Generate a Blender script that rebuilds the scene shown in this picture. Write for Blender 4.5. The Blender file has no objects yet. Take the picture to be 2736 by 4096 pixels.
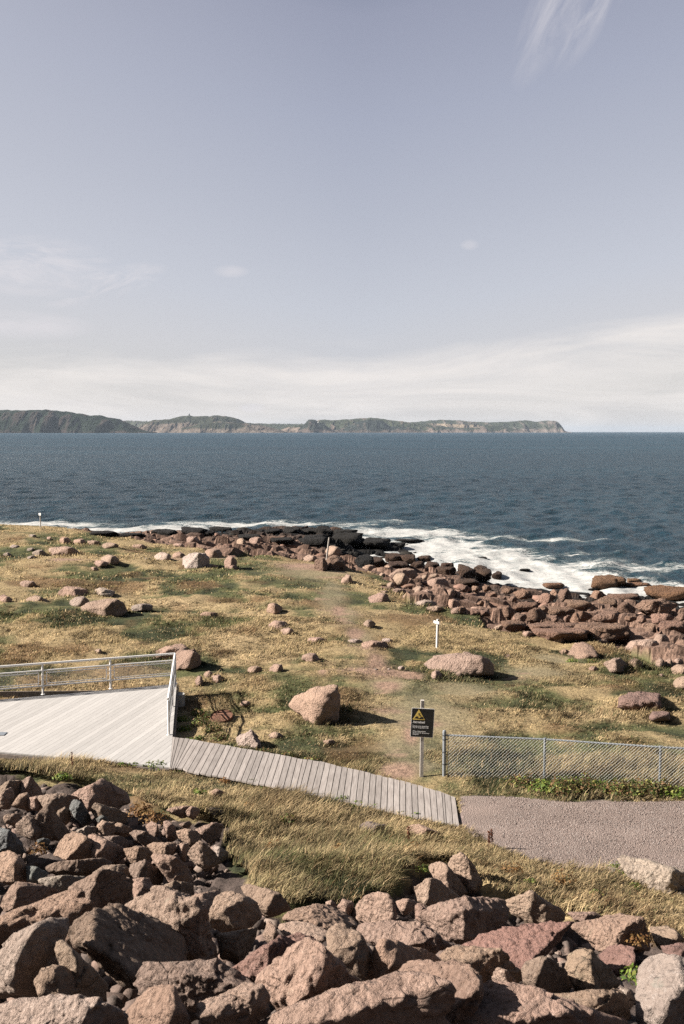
HAZE = 1.5e-5; SKYK = 0.303; SUNK = 5.0; EXPO = 1.7; KA = 0.66; DEN = False
import bpy, bmesh, math, random, re
import numpy as np
from mathutils import Vector, Matrix

rng = np.random.default_rng(7)
random.seed(7)
C = bpy.context.scene.collection
SC = bpy.context.scene
# ---------------------------------------------------------------- survey frame (metres; z = 0 is the deck)
CAMH = 8.9
FPX = 3984.0
CX, CY = 1368.0, 2048.0
PITCH = math.atan(321 / FPX)
SEA = -5.5
cp, sp = math.cos(PITCH), math.sin(PITCH)
SUN = Vector((-1.6, -0.08, 1.0)).normalized()          # towards the sun

def rays(sx, sy):
    a = (np.asarray(sx, float) - CX) / FPX
    b = -(np.asarray(sy, float) - CY) / FPX
    return a, cp + b * sp, -sp + b * cp                # direction x, y, z

def at_z(sx, sy, z):
    dx, dy, dz = rays(sx, sy)
    t = (z - CAMH) / dz
    return dx * t, dy * t, np.zeros_like(t) + z

def at_depth(sx, sy, Y):
    dx, dy, dz = rays(sx, sy)
    t = Y / dy
    return np.stack([dx * t, dy * t, CAMH + dz * t], -1)

def project(x, y, z):
    d = y * cp - (z - CAMH) * sp
    u = y * sp + (z - CAMH) * cp
    return CX + FPX * x / d, CY - FPX * u / d

# ---------------------------------------------------------------- noise
def _h(ix, iy, iz, s):
    n = (ix * 374761393 + iy * 668265263 + iz * 1274126177 + s * 362437) & 0xFFFFFFFF
    n = ((n ^ (n >> 13)) * 1274126177) & 0xFFFFFFFF
    n = (n ^ (n >> 16)) & 0xFFFFFFFF
    return n.astype(np.float64) / 4294967295.0 * 2 - 1

def vnoise(x, y, z=None, s=0):
    x = np.asarray(x, float); y = np.asarray(y, float)
    z = np.zeros_like(x) if z is None else np.asarray(z, float)
    ix, iy, iz = np.floor(x), np.floor(y), np.floor(z)
    fx, fy, fz = x - ix, y - iy, z - iz
    ix, iy, iz = ix.astype(np.int64), iy.astype(np.int64), iz.astype(np.int64)
    fx = fx * fx * (3 - 2 * fx); fy = fy * fy * (3 - 2 * fy); fz = fz * fz * (3 - 2 * fz)
    r = 0
    for a in (0, 1):
        for b in (0, 1):
            for c in (0, 1):
                r = r + _h(ix + a, iy + b, iz + c, s) * (fx if a else 1 - fx) * (fy if b else 1 - fy) * (fz if c else 1 - fz)
    return r

def fbm(x, y, z=None, s=0, o=4, g=0.5):
    r = 0; a = 1; t = 0
    z = np.zeros_like(np.asarray(x, float)) if z is None else z
    for k in range(o):
        r = r + a * vnoise(x * 2 ** k + 13.1 * k, y * 2 ** k + 7.7 * k, z * 2 ** k + 3.3 * k, s + k)
        t += a; a *= g
    return r / t

def sstep(a, b, x):
    t = np.clip((x - a) / (b - a), 0, 1)
    return t * t * (3 - 2 * t)

# ---------------------------------------------------------------- terrain base surface (thin interpolation through surveyed spots)
ctl = []
for x in (-9, 0, 9):
    ctl += [(x, -6, 7.6), (x, 0, 7.1), (x, 3, 6.2), (x, 6, 5.2), (x, 8.3, 4.25), (x, 11.6, 2.9 - 0.04 * x)]
for sx, sy, z in [
    (2500,3800,1.2),(2736,3740,.6),(2730,3560,.1),(3200,3560,.1),(1400,3600,1.4),(100,3500,1.9),(-300,3400,1.6),(300,3300,1.1),
    (700,3250,.75),(1200,3400,.45),(400,3080,.1),(50,3120,.35),(1700,3500,.7),(1900,3420,.15),(2200,3500,.1),(2300,3400,0),
    (2000,3250,0),(2600,3300,0),(3200,3300,0),
    (780,2850,-.6),(800,2920,-.5),(720,2960,-.35),(300,2880,-.45),(0,2900,-.45),(-500,2900,-.4),(300,3046,-.12),(60,3030,-.12),(620,3090,-.12),(200,2745,-.3),
    (600,2715,-.3),(-400,2760,-.3),(900,2990,-.16),(1300,3050,-.12),(1700,3150,-.07),(1000,3150,-.12),(1400,3260,-.1),(1800,3330,-.06),
    (1776,3107,0),(2200,3110,0),(2640,3160,0),(3200,3190,0),
    (1300,2900,-.1),(1700,2900,-.2),(2400,2900,-.3),(2736,2750,-.5),(3200,2750,-.5),(2000,2700,-.4),(1250,2650,0),(700,2500,-.1),
    (200,2500,0),(-400,2500,0),(300,2300,.2),(1000,2400,0),(1400,2450,-.1),(1745,2596,-.3),(162,2116,.6),(0,2095,.65),(-500,2095,.6),
    (700,2250,.05),(1200,2300,-.1),(1303,2262,-.2),
    (350,2128,.35),(540,2165,0),(900,2225,-.2),(1150,2245,-.25),(1400,2292,-.35),(1500,2330,-.5),(1600,2400,-.6),(1900,2462,-.8),(2150,2562,-1),(2450,2600,-1),(2736,2650,-1),(3200,2650,-1),
    (600,2150,-1.2),(1000,2172,-1.8),(1330,2152,-3.2),(1500,2290,-2.2),(1700,2350,-2.5),(1900,2400,-2.2),(2200,2450,-2.5),(2500,2480,-2.4),(2736,2500,-2.2),(3200,2500,-2.2),
    (1330,2112,-3.9),(1000,2117,-3.6),(700,2134,-2.7),(450,2127,-2.0),
    (1500,2165,-4.5),(1600,2173,-5.0),(1800,2272,-4.2),(1900,2288,-4.4),(1600,2262,-3.9),
    (1640,2182,-5.6),(1500,2194,-5.6),(1380,2208,-5.3),(1460,2245,-5.5),(2020,2312,-5.6),(1940,2332,-5.5),(2080,2344,-5.5),(2200,2366,-5.5),(2400,2375,-5.5),(2560,2395,-5.5),(2736,2380,-5.5),(3200,2380,-5.5),
    (1500,2214,-6.2),(1620,2205,-6.8),(1750,2215,-7.2),(1900,2240,-7.2),(2100,2300,-7.2),(2300,2325,-7.5),(2600,2345,-7.5),(3200,2345,-7.5)]:
    X, Y, Z = at_z(sx, sy, z)
    ctl.append((float(X), float(Y), z))
ctl += [(-80,150,-9),(-60,170,-9),(-30,160,-9),(0,152,-9),(20,138,-9),(50,125,-9),(90,115,-9),(-80,100,-2),(-80,115,-8),(-45,100,-2.5),(-45,113,-8),(-28,122,-6.5),(-14,146,-8),(60,45,-1),(95,70,-4),(95,90,-8),(-80,60,.4),(-80,20,0),(70,20,0),(30,22,0)]
ctl = np.array(ctl)
_n = len(ctl)
_d = np.sqrt((ctl[:, None, 0] - ctl[None, :, 0]) ** 2 + (ctl[:, None, 1] - ctl[None, :, 1]) ** 2)
_A = np.zeros((_n + 3, _n + 3)); _A[:_n, :_n] = -_d - np.eye(_n) * 0.15
_A[:_n, _n] = 1; _A[:_n, _n + 1:] = ctl[:, :2]; _A[_n:, :_n] = _A[:_n, _n:].T
_w = np.linalg.solve(_A, np.concatenate([ctl[:, 2], np.zeros(3)]))

def H(x, y):
    x = np.asarray(x, float); sh = x.shape; x = x.ravel(); y = np.asarray(y, float).ravel()
    out = np.zeros_like(x)
    for i in range(0, len(x), 40000):
        a, b = x[i:i + 40000], y[i:i + 40000]
        d = np.sqrt((a[:, None] - ctl[None, :, 0]) ** 2 + (b[:, None] - ctl[None, :, 1]) ** 2)
        out[i:i + 40000] = -d @ _w[:_n] + _w[_n] + _w[_n + 1] * a + _w[_n + 2] * b
    return out.reshape(sh)

_YS = np.geomspace(4, 190, 500)
def ground(sx, sy, floor=SEA):
    """the spot of the base surface seen at a surveyed direction"""
    dx, dy, dz = (float(v) for v in rays(sx, sy))
    t = _YS / dy
    zr = CAMH + dz * t
    h = np.maximum(H(dx * t, _YS), floor)
    k = np.nonzero(zr < h)[0]
    if not len(k): k = [len(_YS) - 1]
    k = max(k[0], 1)
    a0, a1 = zr[k - 1] - h[k - 1], zr[k] - h[k]
    f = a0 / (a0 - a1) if a0 != a1 else 0
    Y = _YS[k - 1] + (_YS[k] - _YS[k - 1]) * f
    t = Y / dy
    return np.array([dx * t, Y, CAMH + dz * t])

def poly_world(pts, extra=(), floor=SEA):
    return np.array([ground(a, b, floor)[:2] for a, b in pts] + [list(e) for e in extra])

def inside(px, py, poly):
    r = np.zeros(np.shape(px), bool); n = len(poly); j = n - 1
    for i in range(n):
        xi, yi = poly[i]; xj, yj = poly[j]
        if yi != yj:
            c = ((yi > py) != (yj > py)) & (px < (xj - xi) * (py - yi) / (yj - yi) + xi)
            r ^= c
        j = i
    return r

PILE = poly_world([(-400,3060),(0,3062),(250,3100),(450,3125),(560,3190),(700,3235),(900,3290),(935,3450),(1000,3560),(1200,3615),(1400,3610),(1500,3570),(1680,3470),(1850,3460),(1950,3570),(2150,3610),(2400,3690),(2736,3750),(3200,3800)], [(14,-6),(-14,-6)])
GRAVEL = poly_world([(1838,3186),(2050,3192),(2300,3210),(2736,3207),(3400,3212),(3400,3610),(2736,3585),(2560,3545),(2420,3490),(2250,3478),(2120,3450),(1980,3392),(1880,3335),(1848,3304)])
SHORE = poly_world([(-500,2088),(0,2090),(300,2121),(350,2130),(480,2142),(540,2168),(700,2180),(900,2225),(1050,2228),(1180,2236),(1230,2245),(1320,2262),(1400,2285),(1500,2300),(1570,2385),(1640,2425),(1750,2440),(1900,2460),(2000,2510),(2120,2550),(2350,2565),(2500,2600),(2620,2640),(2736,2675),(3300,2680)], [(110,45),(110,240),(-110,240),(-110,110)])
DECKQ = np.array([at_z(a, b, 0)[:2] for a, b in [(-900,2881),(707,2735),(680,3068),(-900,2925)]])
_seam = [((160,157),(120,572)),((208,165),(138,578)),((262,173),(155,583)),((333,180),(180,585)),((403,190),(207,588)),((468,198),(230,585)),((535,213),(305,592)),((605,225),(375,628)),((680,238),(452,645)),((753,250),(535,658)),((826,262),(618,672)),((900,275),(695,688)),((973,288),(778,696)),((1050,300),(862,710)),((1118,317),(940,727)),((1192,330),(1022,744)),((1272,340),(1104,758)),((1345,352),(1183,774)),((1420,366),(1268,788)),((1498,378),(1345,803)),((1568,392),(1425,815))]
SEAMS = [((640 + a / 3.409, 2900 + b / 3.409), (640 + c / 3.409, 2900 + d / 3.409)) for (a, b), (c, d) in _seam]
_t = [(362,33),(400,40),(438,48),(476,55),(516,61),(548,66),(583,71),(628,77),(667,86),(705,95),(745,105),(785,114),(823,122),(862,131),(902,141),(941,150),(980,160),(1020,170),(1060,179),(1100,188),(1141,198),(1180,208),(1220,219),(1262,230),(1302,240),(1343,251),(1385,264),(1428,279),(1470,290),(1488,296),(1530,313)]
_b = [(294,250),(338,259),(378,267),(422,276),(463,284),(487,290),(530,298),(570,305),(615,315),(660,325),(700,333),(745,341),(788,350),(833,360),(876,370),(918,379),(962,387),(1005,397),(1048,407),(1092,417),(1136,426),(1180,435),(1222,445),(1268,455),(1310,464),(1356,474),(1402,484),(1445,492),(1488,501),(1502,504),(1548,511)]
SEAMS += [((912 + a / 1.719, 3000 + b / 1.719), (912 + c / 1.719, 3000 + d / 1.719)) for (a, b), (c, d) in zip(_t, _b)]
SEAMS.append(((1821, 3188), (1838, 3302)))
WALKQ = np.array([at_z(*s[0], 0)[:2] for s in SEAMS] + [at_z(*s[1], 0)[:2] for s in SEAMS[::-1]])

def zone_blobs(spec):
    out = []
    for sx, sy, rx, ry in spec:
        g = ground(sx, sy); d = g[1]; Hc = CAMH - g[2]
        out.append((g[0], g[1], rx * d / FPX, ry * d * d / (FPX * Hc)))
    return out
def blob(x, y, bl):
    r = np.zeros_like(x)
    for cx, cy, a, b in bl:
        r = np.maximum(r, np.exp(-(((x - cx) / a) ** 2 + ((y - cy) / b) ** 2)))
    return r
B_DIRT = zone_blobs([(1590,3085,75,28),(1500,2680,140,22),(1640,2700,60,14),(1240,2262,110,14),(1500,2650,40,30),(1230,2235,60,10),(280,2245,90,8),(1470,2600,30,8),(1640,2945,25,30),(1290,2690,20,10),(1550,2745,50,14),(1420,2540,26,20),(1355,2440,24,18),(1690,2900,70,16)])
B_TURF = zone_blobs([(1700,2860,210,110),(1620,2990,110,60),(1330,2380,55,80),(1250,2290,150,30),(2150,2690,160,28),(1650,3060,120,30),(2200,2640,90,30),(1850,2760,150,40),(1560,2740,90,30),(1440,2560,60,40),(1385,2460,55,40),(800,2230,160,12)])
B_GREEN = zone_blobs([(560,2460,170,35),(300,2470,120,40),(660,2520,130,25),(780,2350,150,25),(500,2320,90,25),(1060,2300,80,10),(1350,2330,50,20),(790,2870,60,60),(900,2950,60,30),(1000,3060,200,18),(1400,3240,200,15),(1750,3300,90,12),(2000,3060,130,60),(1700,2610,120,12),(300,3010,200,20),(1250,3040,200,25),(1100,2330,130,14),(2350,2620,160,18),(1600,2620,60,25),(1950,2650,120,25),(60,2440,60,25),(1480,3420,80,30),(1130,3480,60,30),(1850,3450,30,20),(2100,3560,40,20),(2150,3130,260,18)])
B_TAN = zone_blobs([(900,2560,260,60),(1250,3250,260,60),(1000,3350,170,70),(1500,3450,140,60),(2500,3650,300,60),(2250,3560,170,40),(1800,2480,150,30),(2350,2850,260,40),(1200,2500,120,30),(700,2420,120,16),(150,2560,100,20),(1050,2450,90,12),(1400,3120,150,10),(400,2750,300,20),(1000,2620,170,40),(600,3180,100,25),(1350,2960,100,30),(2000,2840,90,20),(2650,3750,150,40),(250,3060,220,16)])
B_BROWN = zone_blobs([(400,2340,260,26),(760,2340,160,16),(1300,2420,60,25),(1930,2880,60,30),(480,3170,160,25),(600,3260,60,40),(2200,3600,200,30),(1250,3320,160,20),(1700,2470,120,18),(2300,3110,200,10),(2000,3500,100,25),(260,2600,200,25),(1000,2530,90,20)])

CT = dict(tan=(.43,.325,.18), gold=(.57,.43,.255), green=(.135,.142,.062), dark=(.046,.056,.029), brown=(.20,.12,.062), turf=(.31,.265,.17), dirt=(.30,.20,.15), lime=(.12,.18,.04))
def hummock(x, y):
    return .24 * fbm(x * .36, y * .85, s=70, o=2) + .13 * fbm(x * .9, y * 1.8, s=75, o=3) + .035 * fbm(x * 3.5, y * 3.5, s=80, o=2)
def veg_color(x, y):
    """meadow colour of the vegetation growing at a spot"""
    n1 = fbm(x * .35, y * .22, s=1, o=4); n2 = fbm(x * 1.1, y * .8, s=9, o=3); n3 = fbm(x * .16, y * .12, s=21, o=2)
    hm = hummock(x, y) / .2
    g = np.clip(.37 - .45 * hm + 1.25 * n1 + .35 * n2 + .7 * n3 + .95 * blob(x, y, B_GREEN) * (.8 + 1.6 * n2) - .7 * blob(x, y, B_TAN), 0, 1)
    d = np.clip(-.08 + 1.3 * n2 + .5 * n1 - .5 * hm + .8 * blob(x, y, B_GREEN), 0, 1)
    b = np.clip(-.15 + 1.2 * fbm(x * .6 + 40, y * .5, s=31, o=3) + 1.2 * blob(x, y, B_BROWN), 0, 1)
    t = np.clip(blob(x, y, B_TURF) * 1.4, 0, 1)
    c = np.array(CT['tan'])[None] * np.ones((len(x), 1))
    def mix(c, k, f): return c * (1 - f[:, None]) + np.array(CT[k])[None] * f[:, None]
    c = mix(c, 'gold', np.clip(blob(x, y, B_TAN) * .7 + n2 * .5, 0, 1))
    c = mix(c, 'green', sstep(.28, .7, g))
    c = mix(c, 'dark', sstep(.05, .7, d) * sstep(.3, .9, g) * .9)
    c = mix(c, 'brown', sstep(.05, .6, b) * .75)
    c = mix(c, 'turf', t * .75)
    return c

# ---------------------------------------------------------------- object helpers
def tag(o, label=None, cat=None, group=None, kind=None):
    if label: o['label'] = label
    if cat: o['category'] = cat
    if group: o['group'] = group
    if kind: o['kind'] = kind
    return o
def empty(name, loc):
    o = bpy.data.objects.new(name, None); C.objects.link(o); o.location = loc; o.empty_display_size = .2
    return o
def np_mesh(name, V, F=None, loops=None, starts=None, smooth=True):
    """V (n,3); F (m,k) for constant k, or loops+starts"""
    me = bpy.data.meshes.new(name)
    V = np.ascontiguousarray(V, dtype=np.float32)
    if F is not None:
        F = np.asarray(F, dtype=np.int32); loops = F.ravel(); starts = np.arange(0, F.size, F.shape[1])
    me.vertices.add(len(V)); me.vertices.foreach_set('co', V.ravel())
    me.loops.add(len(loops)); me.loops.foreach_set('vertex_index', np.asarray(loops, np.int32))
    me.polygons.add(len(starts)); me.polygons.foreach_set('loop_start', np.asarray(starts, np.int32))
    if smooth: me.polygons.foreach_set('use_smooth', np.ones(len(starts), bool))
    me.update(calc_edges=True)
    return me
def vcol(me, name, col):
    a = me.color_attributes.new(name, 'FLOAT_COLOR', 'POINT'); col = col * KA
    col = np.concatenate([col, np.ones((len(col), 1))], 1) if col.shape[1] == 3 else col
    a.data.foreach_set('color', col.astype(np.float32).ravel())
def vfloat(me, name, v):
    a = me.attributes.new(name, 'FLOAT', 'POINT'); a.data.foreach_set('value', v.astype(np.float32))
def link(name, me, m, parent=None, loc=None):
    if m is not None: me.materials.append(m)
    o = bpy.data.objects.new(name, me); C.objects.link(o)
    if loc is not None: o.location = loc
    if parent is not None: o.parent = parent
    return o
class MB:
    """collects boxes / tubes into one mesh"""
    def __init__(s): s.v = []; s.f = []; s.n = 0
    def add(s, V, F):
        s.v.append(np.asarray(V, float)); s.f += [tuple(i + s.n for i in f) for f in F]; s.n += len(V)
    def prism(s, quad, z0, z1):
        n = len(quad)
        V = [(a, b, z0) for a, b in quad] + [(a, b, z1) for a, b in quad]
        F = [tuple(range(n - 1, -1, -1)), tuple(range(n, 2 * n))] + [(i, (i + 1) % n, n + (i + 1) % n, n + i) for i in range(n)]
        s.add(V, F)
    def box(s, c, sz, M=None):
        V = np.array([(x, y, z) for x in (-.5, .5) for y in (-.5, .5) for z in (-.5, .5)]) * np.array(sz)
        if M is not None: V = V @ np.array(M).T
        V = V + np.array(c)
        s.add(V, [(0, 1, 3, 2), (4, 6, 7, 5), (0, 4, 5, 1), (2, 3, 7, 6), (0, 2, 6, 4), (1, 5, 7, 3)])
    def tube(s, a, b, r, n=8, r2=None, cap=True):
        a = Vector(a); b = Vector(b); d = (b - a).normalized()
        u = d.cross(Vector((0, 0, 1)) if abs(d.z) < .9 else Vector((1, 0, 0))).normalized(); w = d.cross(u)
        V = []
        for p, rr in ((a, r), (b, r2 or r)):
            for k in range(n):
                t = 2 * math.pi * k / n
                V.append(tuple(p + (u * math.cos(t) + w * math.sin(t)) * rr))
        F = [(k, (k + 1) % n, n + (k + 1) % n, n + k) for k in range(n)]
        if cap: F += [tuple(range(n - 1, -1, -1)), tuple(range(n, 2 * n))]
        s.add(V, F)
    def build(s, name, m, parent=None, origin=(0, 0, 0), smooth=False):
        V = np.concatenate(s.v) - np.array(origin)
        me = bpy.data.meshes.new(name); me.from_pydata([tuple(p) for p in V], [], s.f); me.update()
        if smooth: me.polygons.foreach_set('use_smooth', np.ones(len(me.polygons), bool)); me.set_sharp_from_angle(angle=.7)
        return link(name, me, m, parent)

# ---------------------------------------------------------------- materials
def mat(name):
    m = bpy.data.materials.new(name); m.use_nodes = True
    nt = m.node_tree; b = nt.nodes['Principled BSDF']
    return m, nt, b
def N(nt, t, **k):
    n = nt.nodes.new(t)
    for a, v in k.items():
        if a in n.inputs: n.inputs[a].default_value = v
        else: setattr(n, a, v)
    return n
def ramp(nt, stops, interp='LINEAR'):
    n = nt.nodes.new('ShaderNodeValToRGB'); e = n.color_ramp; e.interpolation = interp
    while len(e.elements) < len(stops): e.elements.new(.5)
    for el, (p, c) in zip(e.elements, stops):
        el.position = p; el.color = (c, c, c, 1) if np.isscalar(c) else (*c, 1)
    return n
def L(nt, a, b): nt.links.new(a, b)
def mix(nt, a, b, f, mode='MIX'):
    n = nt.nodes.new('ShaderNodeMix'); n.data_type = 'RGBA'; n.blend_type = mode
    for k, v in ((0, f), (6, a), (7, b)):
        s = n.inputs[k]
        if hasattr(v, 'is_linked'): L(nt, v, s)
        elif np.isscalar(v): s.default_value = v if k == 0 else (v, v, v, 1)
        else: s.default_value = (*v, 1)
    return n.outputs[2]
def math_(nt, op, a, b=0, c=0, clamp=False):
    n = nt.nodes.new('ShaderNodeMath'); n.operation = op; n.use_clamp = clamp
    for s, v in zip(n.inputs, (a, b, c)):
        if hasattr(v, 'is_linked'): L(nt, v, s)
        else: s.default_value = v
    return n.outputs[0]
def noise(nt, vec, scale, detail=4, rough=.55, dist=0.0):
    n = N(nt, 'ShaderNodeTexNoise', Scale=scale, Detail=detail, Roughness=rough, Distortion=dist)
    if vec is not None: L(nt, vec, n.inputs['Vector'])
    return n.outputs['Fac']
def mapping(nt, vec, sc=(1, 1, 1), rot=(0, 0, 0)):
    n = N(nt, 'ShaderNodeMapping'); n.inputs['Scale'].default_value = sc; n.inputs['Rotation'].default_value = rot
    L(nt, vec, n.inputs['Vector']); return n.outputs[0]

def N_(nt, vec, scale):
    n = N(nt, 'ShaderNodeTexNoise', Scale=scale, Detail=3); L(nt, vec, n.inputs['Vector']); return n.outputs['Color']
def rock_material(name, bump=1.0, fine=1.0):
    m, nt, b = mat(name)
    tc = N(nt, 'ShaderNodeTexCoord').outputs['Object']
    oi = N(nt, 'ShaderNodeObjectInfo')
    rnd = math_(nt, 'MULTIPLY', oi.outputs['Random'], 40)
    v = N(nt, 'ShaderNodeVectorMath', operation='ADD'); L(nt, tc, v.inputs[0]); L(nt, rnd, v.inputs[1]); vec = v.outputs[0]
    base = oi.outputs['Color']
    tint = lambda r, g, b_: mix(nt, base, (r, g, b_), 1.0, 'MULTIPLY')
    n1 = noise(nt, vec, 1.6 * fine, 5, .6, .4)
    n2 = noise(nt, vec, 22 * fine, 4, .7)
    n3 = noise(nt, vec, 70 * fine, 3, .6)
    c = mix(nt, base, tint(1.35, 1.42, 1.45), math_(nt, 'MULTIPLY', ramp_(nt, n1, [(.5, 0), (.72, 1)]), .35))
    c = mix(nt, c, tint(.42, .40, .42), math_(nt, 'MULTIPLY', ramp_(nt, n1, [(.28, 1), (.46, 0)]), .55))
    c = mix(nt, c, tint(1.6, 1.75, 1.85), math_(nt, 'MULTIPLY', ramp_(nt, n2, [(.56, 0), (.7, 1)]), .5))
    c = mix(nt, c, tint(.28, .28, .30), math_(nt, 'MULTIPLY', ramp_(nt, n2, [(.3, 1), (.44, 0)]), .55))
    c = mix(nt, c, tint(1.9, 2.2, 2.4), math_(nt, 'MULTIPLY', ramp_(nt, n3, [(.62, 0), (.7, 1)]), .35))
    lich = ramp_(nt, noise(nt, vec, 5 * fine, 6, .75), [(.6, 0), (.68, 1)])
    c = mix(nt, c, tint(.8, 1.08, 1.05), math_(nt, 'MULTIPLY', lich, .35))
    # joints and cracks running through the stone
    dv = N(nt, 'ShaderNodeVectorMath', operation='SCALE'); L(nt, N_(nt, vec, 1.1 * fine), dv.inputs[0]); dv.inputs['Scale'].default_value = .45 / fine
    av = N(nt, 'ShaderNodeVectorMath', operation='ADD'); L(nt, vec, av.inputs[0]); L(nt, dv.outputs[0], av.inputs[1])
    vc = N(nt, 'ShaderNodeTexVoronoi', Scale=1.25 * fine); vc.feature = 'DISTANCE_TO_EDGE'; L(nt, mapping(nt, av.outputs[0], (1, 1, 1.9), (.5, .3, 0)), vc.inputs['Vector'])
    crack = math_(nt, 'MULTIPLY', ramp_(nt, vc.outputs['Distance'], [(0, 1), (.011, 0)]), ramp_(nt, noise(nt, vec, 1.3 * fine, 2), [(.5, 0), (.6, 1)]))
    c = mix(nt, c, tint(.18, .18, .18), math_(nt, 'MULTIPLY', crack, .6))
    kv = N(nt, 'ShaderNodeVectorMath', operation='SCALE'); L(nt, c, kv.inputs[0]); kv.inputs['Scale'].default_value = KA
    L(nt, kv.outputs[0], b.inputs['Base Color'])
    b.inputs['Roughness'].default_value = .88; b.inputs['Specular IOR Level'].default_value = .2
    vo = N(nt, 'ShaderNodeTexVoronoi', Scale=13 * fine); L(nt, mapping(nt, vec, (1, 1, 1.2)), vo.inputs['Vector'])
    pit = ramp_(nt, vo.outputs['Distance'], [(.1, .0), (.55, 1)])
    hh = math_(nt, 'ADD', math_(nt, 'MULTIPLY', noise(nt, vec, 4.5 * fine, 12, .68, .3), 1.0), math_(nt, 'MULTIPLY', pit, -.22))
    hh = math_(nt, 'ADD', hh, math_(nt, 'MULTIPLY', noise(nt, vec, 12 * fine, 5, .65), .45))
    hh = math_(nt, 'ADD', hh, math_(nt, 'MULTIPLY', noise(nt, vec, 34 * fine, 4, .7), .3))
    hh = math_(nt, 'ADD', hh, math_(nt, 'MULTIPLY', crack, -.18))
    bp = N(nt, 'ShaderNodeBump', Strength=.9 * min(bump, 1), Distance=.17 * bump / fine); L(nt, hh, bp.inputs['Height']); L(nt, bp.outputs[0], b.inputs['Normal'])
    return m
def ramp_(nt, src, stops):
    r = ramp(nt, stops); L(nt, src, r.inputs[0]); return r.outputs[0]

M_ROCK = rock_material('boulder_stone', 1.0, 1.0)
M_ROCKF = rock_material('shore_stone', 1.6, .45)

def simple(name, col, rough=.6, metal=0, var=.15, scale=30, bump=0):
    m, nt, b = mat(name)
    tc = N(nt, 'ShaderNodeTexCoord').outputs['Object']
    n = noise(nt, tc, scale, 5, .6)
    col = tuple(c * KA for c in col)
    dark = tuple(c * (1 - var) for c in col); lite = tuple(min(1, c * (1 + var)) for c in col)
    L(nt, mix(nt, dark, lite, ramp_(nt, n, [(.35, 0), (.65, 1)])), b.inputs['Base Color'])
    b.inputs['Roughness'].default_value = rough; b.inputs['Metallic'].default_value = metal
    if bump:
        bp = N(nt, 'ShaderNodeBump', Strength=.6, Distance=bump); L(nt, n, bp.inputs['Height']); L(nt, bp.outputs[0], b.inputs['Normal'])
    return m
M_GALV = simple('galvanised_steel', (.30, .33, .37), .5, .35, .18, 60)
M_WIRE = simple('fence_wire', (.38, .39, .385), .5, .1, .1, 40)
M_RAIL = simple('brushed_aluminium', (.85, .83, .815), .5, 0, .08, 25)
M_DARKMET = simple('dark_bracket', (.10, .11, .12), .5, .4)
M_CONC = simple('concrete', (.42, .40, .38), .9, 0, .2, 14, .01)
M_RUST = simple('rusty_iron', (.17, .075, .045), .9, 0, .45, 9, .01)
M_POST = simple('weathered_post_wood', (.56, .52, .49), .85, 0, .2, 18, .004)
M_WHITEW = simple('white_painted_wood', (.52, .505, .495), .7, 0, .08, 12)
M_GREYPOST = simple('silvered_driftwood', (.42, .39, .36), .9, 0, .3, 12, .01)
M_SIGNBK = simple('sign_black', (.014, .017, .018), .5, 0, .1, 10)
M_SIGNW = simple('sign_white', (1.25, 1.25, 1.25), .5, 0, .03, 10)
M_SIGNY = simple('sign_yellow', (1.3, .96, .24), .5, 0, .05, 10)

def attr_mat(name, rough=.9, noise_amt=.3, scale=25, bump=.0, transl=0, nrm=False):
    m, nt, b = mat(name)
    at = N(nt, 'ShaderNodeAttribute', attribute_name='col').outputs['Color']
    pos = N(nt, 'ShaderNodeNewGeometry').outputs['Position']
    n = noise(nt, pos, scale, 5, .7)
    f = math_(nt, 'MULTIPLY_ADD', ramp_(nt, n, [(.3, 0), (.7, 1)]), 2 * noise_amt, 1 - noise_amt)
    v = N(nt, 'ShaderNodeVectorMath', operation='SCALE'); L(nt, at, v.inputs[0]); L(nt, f, v.inputs['Scale'])
    L(nt, v.outputs[0], b.inputs['Base Color'])
    b.inputs['Roughness'].default_value = rough; b.inputs['Specular IOR Level'].default_value = .15
    if bump:
        bp = N(nt, 'ShaderNodeBump', Strength=.8, Distance=bump); L(nt, n, bp.inputs['Height']); L(nt, bp.outputs[0], b.inputs['Normal'])
    if nrm:
        L(nt, N(nt, 'ShaderNodeAttribute', attribute_name='gn').outputs['Vector'], b.inputs['Normal'])
    if transl:
        t = N(nt, 'ShaderNodeBsdfTranslucent'); L(nt, v.outputs[0], t.inputs['Color'])
        ms = N(nt, 'ShaderNodeMixShader'); ms.inputs[0].default_value = transl
        L(nt, b.outputs[0], ms.inputs[1]); L(nt, t.outputs[0], ms.inputs[2])
        L(nt, ms.outputs[0], nt.nodes['Material Output'].inputs['Surface'])
    return m
M_GROUND = attr_mat('meadow_ground', .95, .45, 7, .09)
M_GRASS = attr_mat('grass_blades', .9, .15, 3, 0, .12, True)
M_LEAF = attr_mat('weed_leaves', .6, .15, 30, 0, .3)
# ---------------------------------------------------------------- boulders
CROP = dict(A=(0,3000),B=(912,3000),C=(1824,3000),D=(0,3496),E=(912,3496),F=(1824,3496),G=(0,2050),H=(912,2050),I=(1824,2050),J=(0,2550),K=(912,2550),L=(1824,2500))
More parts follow.
